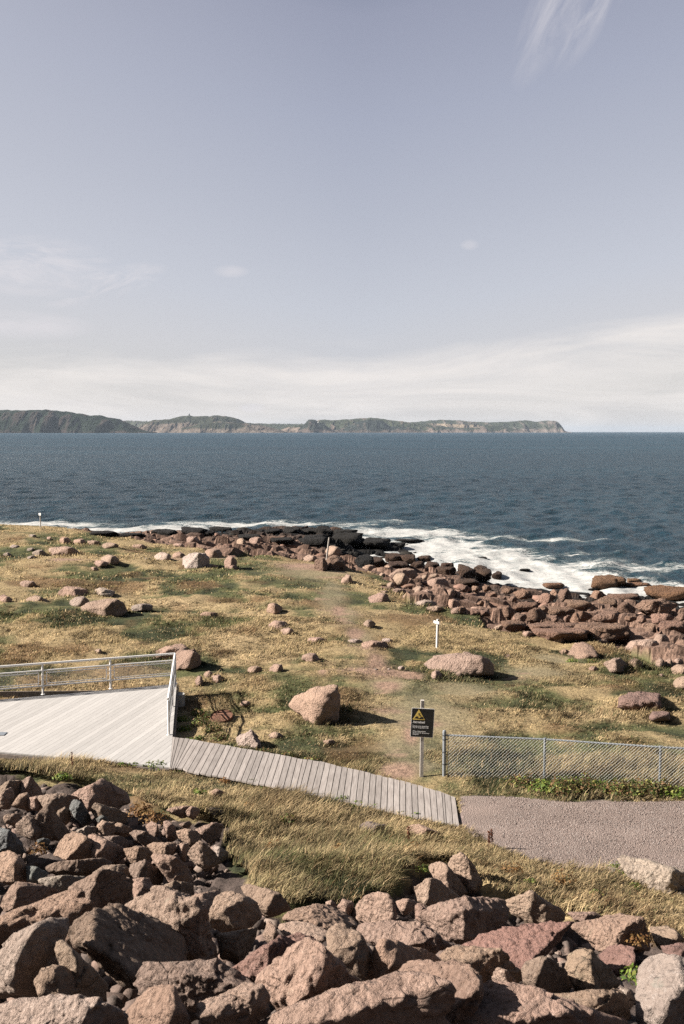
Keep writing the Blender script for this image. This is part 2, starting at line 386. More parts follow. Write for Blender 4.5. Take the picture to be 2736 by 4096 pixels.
# surveyed outlines: crop|style|outline|crest line between lit and shaded faces|short name|label
TRACED = """
D|w|-30,905 60,870 350,838 480,862 640,850 668,880 720,920 820,970 850,1070 -30,1100|640,895 590,960 520,1070|flat pale corner boulder|flat-topped pale boulder with a rough bright top in the bottom left corner
D|p|810,1050 860,960 935,885 1030,798 1100,812 1170,775 1215,805 1240,870 1270,960 1320,1070 830,1090|1238,870 1190,960 1150,1070||jagged pink boulder with two blunt points at the bottom left edge
D|p|1305,925 1440,880 1568,835 1630,790 1700,762 1800,790 1850,850 1862,950 1790,1000 1650,1060 1400,1010|1812,810 1740,900 1620,960 1400,975||long pale pink boulder at the bottom just below the rough grey-topped block
D|k|492,410 520,350 600,290 660,240 730,212 820,220 900,250 1050,310 1180,350 1240,420 1290,520 1290,600 1050,610 950,690 900,740 800,720 680,560 640,500 530,490 500,455|640,497 760,590 900,685|pitted round boulder|large round boulder pitted all over like a sponge in the left foreground
D|p|848,235 1010,140 1130,125 1280,150 1370,190 1430,300 1480,520 1480,600 1290,600 1200,420|1200,330 1215,225 1365,200||pink-topped boulder with a tall dark side right behind the pitted round boulder
D|p|1280,165 1400,128 1500,118 1510,150 1450,260 1430,330 1300,300|1380,200 1430,250||
D|p|1445,240 1480,190 1520,140 1600,118 1680,140 1760,200 1790,290 1700,380 1560,410 1430,330|1450,250 1580,280 1650,215||
D|p|0,300 120,240 300,180 440,115 480,120 510,180 610,190 600,280 500,380 240,420 -40,540 -60,340|-40,365 250,275 420,218 600,190|long ridge boulder|long ridge boulder sloping down to the left edge of the foreground pile
D|p|5,205 60,100 110,52 190,60 250,70 330,90 440,120 250,250 100,240 30,250|120,95 60,200||
D|g|245,35 430,10 560,15 600,40 540,80 440,115 330,85 250,60|||flat grey slab lying between boulders near the left edge
D|k|475,110 540,60 640,5 720,-30 830,-15 900,45 912,120 900,195 740,205 600,270 600,195 520,175|690,-15 640,95 600,215|split dark boulder|big boulder split between a crumbly lit left face and a black right face
D|p|890,70 920,40 985,28 1040,50 1060,110 1000,170 940,190 900,130|965,90 940,150||
D|g|0,530 60,470 130,400 280,330 350,305 460,320 470,380 400,470 300,540 140,620 100,680 130,750 60,800 -40,820 -40,560|240,380 135,510 105,660|white-edged grey boulder|grey boulder with a smooth white left edge beside the left border of the pile
D|k|235,770 290,660 370,625 430,640 560,700 640,780 620,840 450,870 340,830 260,830|345,690 330,830||
D|k|400,460 430,455 510,530 570,590 640,670 750,770 740,840 640,850 560,700 470,680 390,560|500,550 520,670||
D|k|930,750 1040,620 1200,605 1350,597 1500,612 1600,650 1700,720 1765,780 1630,800 1450,880 1280,890 1230,820 1080,810 980,850|1290,690 1500,720 1700,785|grey-topped block|wide rough grey-topped block lying right of the pitted round boulder
E|r|-60,700 60,655 200,570 310,490 360,430 480,400 570,430 620,480 470,520 330,620 240,700||smooth red slab|smooth flat dull red slab wedged between boulders near the centre bottom
E|p|205,750 230,680 290,610 430,510 520,478 620,490 665,530 700,600 790,640 900,720 900,745 700,800 600,840 480,910 370,945 330,920 250,800|668,545 610,690 590,790 440,910|central pink boulder|large pink boulder with a bright left face at the centre of the bottom pile
E|p|670,515 700,385 740,340 830,345 900,400 950,490 985,600 930,700 880,740 760,640 690,560|720,520 880,580 930,480||upright pink boulder just right of and above the central pink boulder
E|p|170,1040 300,980 480,910 700,800 900,750 1170,680 1300,685 1380,730 1440,830 1470,950 1490,1070 170,1110|1400,780 1080,880 700,1000|longest boulder|longest boulder of all rising to the right along the bottom edge centre
E|p|965,605 1010,490 1045,452 1110,470 1200,480 1260,515 1420,555 1460,600 1250,620 1180,660 1000,735 950,710 990,650|1090,480 1070,570 1110,590 1180,655||
E|p|1180,660 1290,610 1400,600 1560,610 1700,680 1770,760 1730,850 1600,1060 1490,1080 1440,830 1370,720|1720,770 1640,900||tall boulder leaning behind the right end of the longest boulder
E|p|390,270 440,235 600,208 690,215 780,280 900,310 910,350 720,350 690,400 600,350 520,325 350,300|560,325 700,385||
E|p|240,410 280,318 330,370 352,420 300,445 250,440|320,400||
E|p|340,345 430,310 560,340 700,400 690,440 640,465 570,430 480,400 385,410|630,455||
E|p|820,290 880,200 960,150 1030,125 1100,135 1145,190 1170,270 1130,330 960,345 880,320|1130,150 1145,290|humped pink boulder|rounded hump of bright pink rock against the long dry grass in the centre
E|p|1290,150 1290,90 1360,28 1430,35 1510,90 1568,140 1630,195 1400,235 1310,190|1388,45 1385,110 1370,200|half-shaded wedge|wedge boulder half lit and half black standing at the grass edge right of centre
E|p|1150,190 1240,165 1290,185 1300,210 1250,260 1180,240|||
E|p|1290,205 1360,215 1370,240 1350,320 1290,300|||
E|p|1345,270 1400,220 1568,170 1650,165 1740,160 1850,190 1900,260 1850,400 1600,450 1480,440 1430,380 1350,320||gravelly bank|broad crumbly rock bank scattered with stones right of the humped pink boulder
E|p|880,370 960,345 1140,345 1230,330 1330,330 1400,390 1530,500 1400,545 1260,510 1230,480 1050,450 930,440|1270,500 1400,400||
E|p|670,195 710,180 740,200 745,240 680,225|||
E|p|755,220 790,175 870,190 870,230 820,290 810,260|||
E|p|85,85 105,65 190,105 250,150 350,122 390,190 420,240 330,260 240,250 150,190|350,128 290,240||
E|k|-60,420 60,400 190,370 190,430 120,510 -40,560|||
E|p|1460,560 1510,515 1600,500 1640,560 1660,640 1500,620|||
F|r|50,490 150,430 330,370 500,355 780,350 870,410 900,460 770,550 720,620 640,620 560,600 480,640 420,700 380,620 320,540 200,520|420,690 640,590 780,540|wide reddish slab|very wide flat reddish slab speckled with white pebbles right of centre
F|p|790,350 1000,300 1130,268 1280,295 1330,370 1355,440 1325,525 1200,520 1090,500 990,525 900,440|1283,300 1190,352 1105,410 1090,495|blue-shadowed slab|slab with a pale flat top and a straight blue shadowed end face at right
F|p|-110,580 -60,520 40,500 200,510 300,520 350,570 400,650 420,710 360,740 200,755 20,660 -50,620|20,625 160,570 290,515||
F|k|425,690 450,640 480,600 600,560 640,600 740,650 800,800 680,835 620,835 500,770|615,568 580,650 540,770||
F|y|745,610 790,550 850,525 930,525 990,580 1060,660 1110,740 1090,810 950,805 830,812 790,740 745,680|925,640 950,800|egg-shaped boulder|egg-shaped boulder with a yellowish brown lower half in the right foreground
F|r|980,555 1050,500 1130,490 1220,510 1230,580 1120,660 1080,660 1040,610|1212,585||
F|p|250,750 255,680 290,645 350,655 380,720 430,770 300,765|350,655 355,760||
F|w|1220,830 1260,650 1340,600 1420,582 1500,590 1640,620 1700,800 1680,1060 1260,1070 1240,950|1550,780 1450,880 1430,1040|tall smooth corner boulder|tall smooth pale pink boulder filling the bottom right corner
F|p|-50,900 140,830 200,760 300,750 450,770 560,800 640,830 750,880 850,930 950,970 1250,1040 1200,1090 0,1090|660,930 350,1010||
F|p|640,825 850,820 1050,795 1110,800 1200,900 1220,960 1240,1015 1050,980 900,950 760,890|1030,825 980,900 870,915||
F|w|1100,820 1130,785 1200,800 1230,880 1200,910 1120,880|||
F|p|1340,370 1430,350 1510,390 1568,450 1580,500 1400,510 1350,440|1520,435||
F|p|340,190 400,160 520,120 545,190 610,210 740,260 740,320 690,345 610,300 500,270 380,260|525,130 600,220||
F|p|770,265 950,260 1010,290 1000,330 840,335|||
F|r|1400,500 1568,480 1700,520 1700,620 1600,610 1440,590|||
C|p|-45,790 0,730 45,700 90,740 130,800 180,910 150,960 60,975 -20,960|72,715 100,800 110,950|pointed pink boulder|pointed pink boulder with a dark right side in the tall dry grass
B|p|1370,800 1430,770 1500,790 1560,850 1600,930 1650,970 1560,1000 1420,880|||
C|w|1155,770 1190,748 1300,755 1450,810 1600,860 1800,900 1800,1020 1450,960 1300,965 1240,900 1190,850||pale bedrock hump|pale smooth bedrock hump breaking through the gravel near the right edge
B|v|905,520 960,490 1080,510 1120,560 1100,612 980,602 930,570||purple boulder|purplish pitted boulder half sunk in grass below the boardwalk
B|p|1215,580 1260,520 1320,515 1400,555 1500,590 1520,612 1350,622||low pink boulder|low twin-humped pink boulder in grass below the right end of the boardwalk
A|p|1435,290 1490,270 1568,300 1560,342 1450,322|||
A|p|140,290 145,215 210,178 240,210 300,305 240,335 180,315|213,183 190,250 150,300|pyramid by the deck grass|pyramid-shaped boulder with a pink lit face at the top of the left pile
A|k|0,240 60,215 110,205 140,215 150,290 100,340 60,320 -20,310|||
A|p|-20,340 40,270 80,258 95,310 60,355 -20,390|||
A|p|500,310 560,280 630,240 700,208 722,212 742,260 860,290 900,360 800,425 600,395 550,355|635,250 655,330 620,380|notched boulder|notched boulder with pink left face and black right face beside the grassy bank
A|p|90,380 130,310 190,290 205,330 240,400 150,400|||
A|p|195,330 270,310 325,355 305,395 230,405 190,390|||
A|n|480,400 500,338 560,390 600,430 638,492 560,505 500,455||blue-grey fin|smooth blue-grey fin of rock standing between brown boulders in the left pile
A|k|615,415 660,366 712,402 800,405 880,450 885,495 770,515 660,475|650,375 700,410||
A|k|115,520 185,443 260,460 300,550 250,605 130,575|190,450 232,570||
A|k|245,475 300,390 320,358 370,420 440,520 490,585 420,610 340,565|318,362 250,480||
A|p|368,725 400,640 450,590 520,556 590,600 632,640 632,735 560,755 450,760|592,612 520,690 450,755|bright leaning boulder|brightly lit leaning boulder with flat pink face in the middle left pile
A|w|505,552 600,525 660,530 668,575 600,600 560,590||pale capstone|small pale smooth capstone lying on top of the bright leaning boulder
A|p|600,600 650,578 740,625 850,680 875,725 790,775 740,745 640,745|650,740 700,650||
A|p|655,545 700,488 775,505 795,560 740,600|||
A|p|775,530 810,500 900,540 905,580 830,580 780,575|||
A|p|1000,520 1040,490 1087,505 1092,560 1080,595 1030,565|1082,510 1075,590||
A|k|1120,500 1150,490 1205,530 1220,610 1150,610|||
A|k|895,570 930,552 1060,600 1105,625 1000,650 920,605|||
A|p|845,680 930,662 1010,672 1052,710 1000,745 930,760 900,785 870,735|945,680 920,760||
A|p|1005,655 1060,640 1140,652 1200,640 1218,700 1140,735 1060,712|1140,660 1130,725||
A|k|1045,740 1060,712 1160,732 1230,750 1295,800 1325,890 1290,960 1150,890 1090,785|1090,780 1140,745 1230,765||
A|p|1290,715 1340,650 1375,626 1430,670 1500,740 1525,785 1420,810 1340,775|1380,640 1400,790||
A|w|1458,672 1480,658 1568,700 1562,745 1500,750|||
A|p|-30,710 60,690 120,720 180,800 195,900 100,900 -30,890|100,780||
A|k|290,800 380,770 540,758 700,743 795,780 775,825 560,845 330,845|||
A|p|1215,560 1280,540 1360,560 1382,625 1300,655 1230,605|1290,560 1310,640||
A|p|1338,545 1400,515 1480,503 1545,515 1505,595 1440,640 1400,605|||
A|w|1413,402 1440,390 1520,398 1532,430 1460,458 1420,432||white crumbly stone|small white crumbly stone at the grass edge right of the left pile
A|p|1270,430 1310,388 1370,393 1372,432 1300,458|||
A|p|1233,512 1300,488 1317,510 1262,533|||
A|n|-40,530 60,555 150,630 165,700 -40,700|||
A|k|265,320 420,298 540,328 545,375 400,425 300,385|||
A|k|383,432 440,393 482,410 485,485 430,495|||
A|p|1140,410 1240,385 1350,390 1330,430 1200,440|||
A|n|655,480 690,448 740,470 770,500 700,510|||
A|k|620,860 740,795 860,790 945,860 955,905 900,915 830,860|||
A|n|180,800 260,805 330,850 300,900 190,900|||
A|n|250,620 300,605 345,615 340,640 260,640|||
A|k|1090,950 1200,900 1320,920 1330,1000 1200,1010 1100,1000|||
A|k|20,455 80,435 150,440 110,500 30,500|||
A|k|700,600 820,590 880,620 860,680 740,650|||
A|k|900,790 1000,760 1060,790 1120,860 1100,940 980,930 900,850|||
A|k|1230,640 1300,640 1290,720 1240,740|||
K|p|420,470 455,415 500,385 600,358 750,328 772,400 765,500 740,590 640,612 570,560 540,510 480,500|752,345 650,390 620,440 640,520 590,590|great split boulder|great sloping boulder with a pink lit top and black near face left of the path
K|w|65,745 70,690 155,638 172,650 215,705 230,765 150,770|165,650 190,720 205,765|pale pyramid stone|pale pyramid stone standing against the upper edge of the boardwalk
L|q|-205,305 -208,265 -170,218 -60,200 40,196 100,200 180,214 235,245 262,300 255,345 120,345 0,350|180,215 185,330|long loaf boulder|long loaf-shaped pink boulder right of the white trail post
L|p|760,215 790,155 830,128 880,122 930,145 970,200 980,245 900,248 800,235|860,235 905,205 975,210|domed boulder|smooth domed pink boulder at the edge of the shore rocks on the right
G|p|550,660 600,625 700,600 800,595 850,620 862,680 840,715 700,715 640,695 560,680|800,600 720,655 725,710|big dark-ended boulder|largest meadow boulder at left with a slanting lit top and black right end
G|w|1258,360 1265,310 1300,285 1350,275 1410,280 1440,320 1435,355 1380,390 1275,390|1365,285 1360,385|pale grey seam boulder|pale round boulder with a black right half in the far meadow centre
H|b|590,380 600,335 640,305 665,315 685,350 690,400 650,412|652,312 655,405|left half of the post boulders|left boulder of the pair in front of the weathered grey post
H|b|672,330 690,300 740,294 780,310 800,350 808,400 740,408 690,405|||right boulder of the pair in front of the weathered grey post
J|p|1035,150 1045,110 1140,60 1250,45 1278,70 1260,110 1200,150|1180,75 1260,90||pink boulder seen through the far right end of the deck railing
J|p|1195,200 1200,120 1240,90 1330,88 1375,120 1372,190 1310,215 1220,218|1330,100 1290,210||stocky boulder with a dark right face just behind the deck corner post
"""
# surveyed boxes: crop style x0,y0,x1,y1 ...
BOXES = """
G p 400,168,492,220 495,178,600,228 590,190,700,235 690,205,830,255 310,232,550,300 905,215,1015,250 1175,208,1282,250 320,165,360,185 1400,245,1540,325 690,288,818,365 1180,268,1282,318 620,328,760,375 1540,290,1628,400
G g 215,255,330,300 180,295,260,320 60,222,145,250 190,150,255,178 180,240,240,265 20,275,85,300 980,310,1042,335 890,622,1068,682 472,575,622,650 1395,355,1500,385
G w 1055,272,1192,340 640,516,790,590
G p 375,512,635,592 130,468,260,520 165,572,345,632 -40,568,95,640 1370,682,1510,716 5,803,70,822 650,935,706,980 620,373,675,403 1270,160,1385,222
H p 0,358,72,400 510,288,620,350 670,228,785,300 918,358,1020,405 770,425,858,500 945,550,1125,632 255,613,378,698 270,740,430,825 360,790,460,850 915,738,1025,795 540,855,680,915 905,880,1108,950 500,965,645,1035 1065,360,1140,410 1085,383,1315,470 1130,412,1250,500 1365,445,1530,520 1265,505,1350,570 1110,520,1230,575 1030,535,1120,570 1315,530,1410,590 1390,525,1480,575 1478,525,1568,590 1425,562,1505,620 1435,605,1495,645 1505,590,1600,665 1350,643,1495,682 1510,650,1640,700 1325,428,1380,460 1380,420,1460,450 1090,478,1145,520 985,383,1045,415 1035,415,1090,455 55,175,130,230 150,165,245,220 1195,560,1260,600
H w 1280,600,1440,660 1050,862,1140,900 820,868,930,900 1235,625,1275,650
K p 125,195,240,245 275,178,385,262 270,648,385,700 70,435,160,470 1395,225,1475,290 650,700,740,735
K w 1165,195,1220,222 1000,212,1035,232 1095,210,1120,222
J p 1340,255,1400,345 1395,227,1475,290 1440,255,1533,312 1310,45,1370,70
L p -20,288,105,340 305,200,390,235 710,163,775,210 1000,220,1200,330 1175,232,1290,318 905,285,990,320 1330,145,1530,235 1160,95,1400,200 1345,57,1475,150 630,50,790,125 445,40,550,100 255,0,335,30 950,98,1055,125 1480,355,1640,435 1435,230,1490,290 1490,230,1568,280 1470,270,1610,350 1390,335,1440,365 1515,165,1600,210 1370,225,1440,295
L f 1120,462,1410,590 1320,595,1478,660
I s 580,480,740,525 930,438,1135,535 1130,480,1355,515 1170,453,1270,482 1310,505,1700,605
I z 150,303,215,320 435,385,515,402 905,520,985,534 1040,556,1070,570
I b 895,533,1035,600 690,530,806,615 555,552,690,630 640,530,720,575 1220,598,1520,705 1090,620,1240,705 820,670,940,740 770,680,870,775 725,705,800,755 640,705,720,750 480,650,620,760 395,685,490,765 305,640,405,725 140,600,215,640 0,645,75,710 1265,757,1395,840 1310,690,1520,765 1515,690,1600,745 1230,700,1320,760 200,540,300,600 310,510,400,560 360,570,430,610 390,530,540,590 170,500,250,540 100,500,170,545 20,500,95,535 0,570,60,600 1130,710,1270,745 540,640,640,720
I l 740,600,960,665 620,650,820,705 940,680,1130,760 380,610,600,680 80,660,250,710 430,755,830,820 300,740,500,820 530,785,950,890 830,745,1260,890 1390,745,1600,830 990,552,1290,612 960,590,1130,650
G d 615,125,840,165 800,140,1020,170 1020,115,1250,160 1240,105,1410,150 1400,122,1475,160 1450,98,1600,135
H d 80,118,260,150 250,112,390,145 385,100,520,150 500,105,640,150 600,95,720,180 480,160,700,240 250,170,500,210 690,140,950,235 920,170,1130,240 1120,182,1350,205 1090,205,1230,240 730,115,900,150 40,150,260,190 880,295,1010,385 780,270,860,310
H e 970,305,1080,370 1070,280,1200,340 1180,285,1310,345 1300,295,1400,330 1090,335,1250,400 1240,335,1360,400 1350,335,1460,395 1450,340,1560,395 1420,370,1568,440
I e 0,358,140,465 120,365,250,465 240,405,327,460 0,455,185,500
"""
STY = {'q': ((0.40,0.278,0.218), 0, 'warm pink'),  # tint, material, colour words
 'p': ((0.365,0.253,0.198), 0, 'pinkish brown'), 'w': ((0.424,0.336,0.288), 0, 'pale pink'), 'g': ((0.32,0.255,0.22), 0, 'greyish'),
 'k': ((0.30,0.212,0.168), 0, 'shade-darkened brown'), 'r': ((0.275,0.165,0.138), 0, 'dull red'), 'y': ((0.32,0.235,0.165), 0, 'tan'),  # k: pinkish brown darkened, shade painted into the tint
 'v': ((0.235,0.175,0.165), 0, 'purplish'), 'n': ((0.20,0.195,0.19), 0, 'blue-grey'), 'f': ((0.272,0.176,0.148), 0, 'flat pink'),
 'b': ((0.295,0.186,0.138), 1, 'reddish brown'), 'l': ((0.245,0.152,0.112), 1, 'reddish layered'), 's': ((0.200,0.112,0.068), 1, 'orange-brown'),
 'd': ((0.020,0.018,0.017), 1, 'black wet'), 'z': ((0.024,0.022,0.021), 1, 'black wave-washed'), 'e': ((0.085,0.052,0.038), 1, 'dark rusty')}
ROCKS = []           # dict(crop/style/outline/ridge/name/label)
for ln in TRACED.strip().splitlines():
    c, st, out, rid, short, lab = ln.split('|')
    ox, oy = CROP[c]
    P = lambda s: [(ox + float(a.split(',')[0]) / 1.719, oy + float(a.split(',')[1]) / 1.719) for a in s.split()]
    ROCKS.append(dict(st=st, out=P(out), rid=P(rid), short=short, label=lab, tr=True))
for ln in BOXES.strip().splitlines():
    c, st, *bx = ln.split()
    ox, oy = CROP[c]
    for q in bx:
        x0, y0, x1, y1 = (float(v) / 1.719 for v in q.split(','))
        x0 += ox; x1 += ox; y0 += oy; y1 += oy
        w, h = x1 - x0, y1 - y0
        n = random.randint(6, 8) if st in 'bel' else random.randint(7, 10); out = []
        pk = random.uniform(.3, .7)
        flat = st in 'lsdfez'
        for k in range(n):
            t = 2 * math.pi * (k + random.uniform(-.3, .3)) / n
            cx_, sy_ = math.cos(t), math.sin(t)
            e = .5 if flat else .85
            X = math.copysign(abs(cx_) ** e, cx_); Y = math.copysign(abs(sy_) ** (e * (.8 if sy_ > 0 else 1)), sy_)
            j = random.uniform(.66, 1.10) if st in 'belsd' else random.uniform(.84, 1.04)
            X *= 1 - (.32 if not flat else .1) * max(0, -sy_); out.append(((x0 + x1) / 2 + X * w / 2 * j + (pk - .5) * w * .3 * max(0, -sy_), (y0 + y1) / 2 + Y * h / 2 * j))
        xr = random.uniform(.45, .75)
        rid = [(x0 + w * (xr + random.uniform(-.06, .06)), y0 + h * .22), (x0 + w * (xr + random.uniform(-.12, .06)), y0 + h * .9)]
        if flat: rid = [(x0 + w * .15, y0 + h * random.uniform(.35, .6)), (x0 + w * .85, y0 + h * random.uniform(.3, .55))]
        ROCKS.append(dict(st=st, out=out, rid=rid, short='', label='', tr=False))

_ico = {}
def ico(n):
    if n not in _ico:
        bm = bmesh.new(); bmesh.ops.create_icosphere(bm, subdivisions=n, radius=1)
        V = np.array([v.co[:] for v in bm.verts]); F = np.array([[v.index for v in f.verts] for f in bm.faces]); bm.free()
        _ico[n] = (V / np.linalg.norm(V, axis=1)[:, None], F)
    return _ico[n]

def hull_rock(P, sub, seed, rough=.05, sharp=16.0, frac=(1, 1, 1), cuts=14, split=.03):
    """solid stone: convex hull of the points, edges worn, surface broken up"""
    bm = bmesh.new()
    for p in P: bm.verts.new(p)
    bmesh.ops.convex_hull(bm, input=bm.verts)
    bm.normal_update()
    hv = [v for v in bm.verts if v.link_faces]
    c = np.mean([v.co[:] for v in hv], axis=0)
    nn = []; dd = []; hvc = [v.co[:] for v in hv]
    for f in bm.faces:
        n = np.array(f.normal[:]); d = float(np.dot(n, np.array(f.verts[0].co[:]) - c))
        if d < 0: n, d = -n, -d
        if d > 1e-4: nn.append(n); dd.append(d)
    bm.free()
    nn = np.array(nn); dd = np.maximum(np.array(dd), .02)
    hp = np.array([v for v in hvc]) - c
    rr = np.random.default_rng(seed + 500)
    cu = rr.normal(size=(cuts, 3)); cu /= np.linalg.norm(cu, axis=1)[:, None]
    cd = (hp @ cu.T).max(0) * rr.uniform(.76 if cuts < 10 else .66, .97, cuts)
    nn = np.concatenate([nn, cu]); dd = np.concatenate([dd, np.maximum(cd, .02)])
    V, F = ico(sub)
    q = np.clip(V @ nn.T, 0, None) / dd[None]
    q0 = q.max(1)
    r = 1 / (q0 * ((q / q0[:, None]) ** sharp).sum(1) ** (1 / sharp))
    W = V * r[:, None]
    size = float(np.median(r))
    o = seed * 17.3
    f1 = 1.1 / size
    A = W * np.array(frac)
    big = fbm(A[:, 0] * f1 + o, A[:, 1] * f1, A[:, 2] * f1, s=seed % 97, o=3)
    med = fbm(A[:, 0] * f1 * 3.2, A[:, 1] * f1 * 3.2 + o, A[:, 2] * f1 * 3.2, s=seed % 89 + 5, o=3, g=.6)
    chip = np.abs(vnoise(A[:, 0] * f1 * 2.1 + o, A[:, 1] * f1 * 2.1, A[:, 2] * f1 * 2.1 + o, s=seed % 71))
    k = 1 + rough * ((1.6 if cuts != 8 else .7) * big + .9 * med - .9 * np.clip(.16 - chip, 0, 1) / .16 * .5)
    # broken faces: patches split along joints, each set a little proud or back and tilted
    ns = 9 if sub < 5 else 16
    sd = rr.normal(size=(ns, 3)); sd /= np.linalg.norm(sd, axis=1)[:, None]
    wv = V + .16 * np.stack([vnoise(V[:, 0] * 2.6 + o, V[:, 1] * 2.6, V[:, 2] * 2.6, s=11), vnoise(V[:, 0] * 2.6, V[:, 1] * 2.6 + o, V[:, 2] * 2.6, s=12), vnoise(V[:, 0] * 2.6, V[:, 1] * 2.6, V[:, 2] * 2.6 + o, s=13)], 1)
    near_ = np.argmax(wv @ sd.T, 1)
    off = rr.uniform(-1, 1, ns)[near_] + 1.6 * np.einsum('ij,ij->i', rr.normal(size=(ns, 3))[near_], V - sd[near_])
    k = k + split * off
    if sub >= 6:
        fine = fbm(W[:, 0] * 9, W[:, 1] * 9 + o, W[:, 2] * 9, s=3, o=4, g=.65)
        k = k + .042 * fine / max(size, .2)
    return c, W * k[:, None] * (1.055 if cuts == 0 else 1.085 if cuts < 10 else 1.16), F

def build_rock(i, R):
    out = np.array(R['out']); st = R['st']
    x0, y0 = out.min(0); x1, y1 = out.max(0); w, h = x1 - x0, y1 - y0
    xm = (x0 + x1) / 2
    far = y1 < 2660 or (st in 'bl')
    g = ground(xm, min(y1 - .1 * h, 4096 + 250))
    D = float(g[1]); s = D / FPX
    wm, hm = w * s, h * s
    flat = st in 'lsdfez'
    t = (.58 if not flat else .8) * min(wm, 1.5 * hm if not flat else 5 * hm)
    if flat: t = max(t, .5)
    t = min(t, 3.0)
    P = []
    pile = y1 > 3060
    rid = R['rid'] or ([(x0 + w * .22, y0 + h * .72), (x0 + w * .26, y0 + h * .3), (x0 + w * .5, y0 + h * .12)] if st == 'k' or (pile and xm < 1000) else [(x0 + w * .5, y0 + h * (.32 if not flat else .5))])
    ra = np.array(rid)
    sth = max(.16, (CAMH - g[2]) / math.hypot(D, CAMH - g[2]))
    yr_top = ra[:, 1].min()
    for x, y in out:
        j = int(np.argmin(np.abs(ra[:, 0] - x) + .6 * np.abs(ra[:, 1] - y))); xr, yr = ra[j]
        la = (x - xr) / (w / 2)
        dz = D + t * (.95 * max(-la, 0) + 1.1 * max(la, 0)) * (.35 if flat else 1)
        up = max(0., min(yr, yr_top + .35 * h) - y) * s / sth
        dz += min(up * .75, t * 2.2)
        if not pile and y > y1 - .45 * h:
            dg = float(ground(x, y - .02 * h)[1]); dz = min(dz, max(dg - .02, D - .3 * t))
        P.append(at_depth(x, y, dz))
        P.append(at_depth(xm + (x - xm) * .75, y1 + (y - y1) * (.88 if y < y1 - h * .5 else 1), dz + t * .9))
    for x, y in rid: P.append(at_depth(x, y, D + (-.2 * t + .5 * t * max(0., (y1 - y) / h - .3) if pile else -.5 * t + .55 * t * max(0., (y1 - y) / h - .5))))
    xl, yl = ra[-1] if R['rid'] else (xm, y0 + .5 * h)
    if yl < y1 - .2 * h: P.append(at_depth(xl, y1 - .04 * h, D - .06 * t))
    gz = H(np.array([g[0]]), np.array([D + t]))[0]
    P.append(np.array([g[0], D + t, min(max(gz, SEA - .4) - .12 - .1 * hm, g[2])]))
    P.append(np.array([g[0], D + .3 * t, g[2] - .12 * hm - .05]))
    P = np.array(P)
    pxr = max(w, h) / 4
    sub = 3 if pxr < 7 else 4 if pxr < 22 else 5 if pxr < 75 else 6
    if st in 'blesdz': sub = max(3, min(sub, 4)) if pxr < 40 else 5
    org = np.array([float(P[:, 0].mean()), float(P[:, 1].mean()), float(P[:, 2].min())])
    c, W, F = hull_rock(P - org, sub, i + 3, (.085 if R['tr'] else .065 if st != 'b' else .08) if not flat else .10, 110 if R['tr'] else 90, (1, 1, 3.2) if flat else (1, 1, 1), (8 if pile and i > 0 and not R['short'] else 0) if R['tr'] else 16 if st in 'debls' else 8, .035 if pile else .05 if st in 'debls' else .04)
    V = W + c
    tint, mi, cw = STY[st]
    name = 'boulder'
    if st in 'sz': name = 'sea_rock'
    elif st in 'ldfe': name = 'rock_ledge'
    o = link(name, np_mesh(name, V, F, smooth=st not in 'blesdz'), (M_ROCK, M_ROCKF)[mi], loc=tuple(org))
    v = random.uniform(.88, 1.12) if st != 'b' else random.uniform(.62, 1.2)
    o.color = (tint[0] * v * random.uniform(.96, 1.04), tint[1] * v, tint[2] * v * random.uniform(.95, 1.05), 1)
    # how it lies in the picture, for its label
    R.update(o=o, x=xm, y=(y0 + y1) / 2, w=w, h=h, wm=wm, name=name, cw=cw)
    return o

for i, R in enumerate(ROCKS): build_rock(i, R)

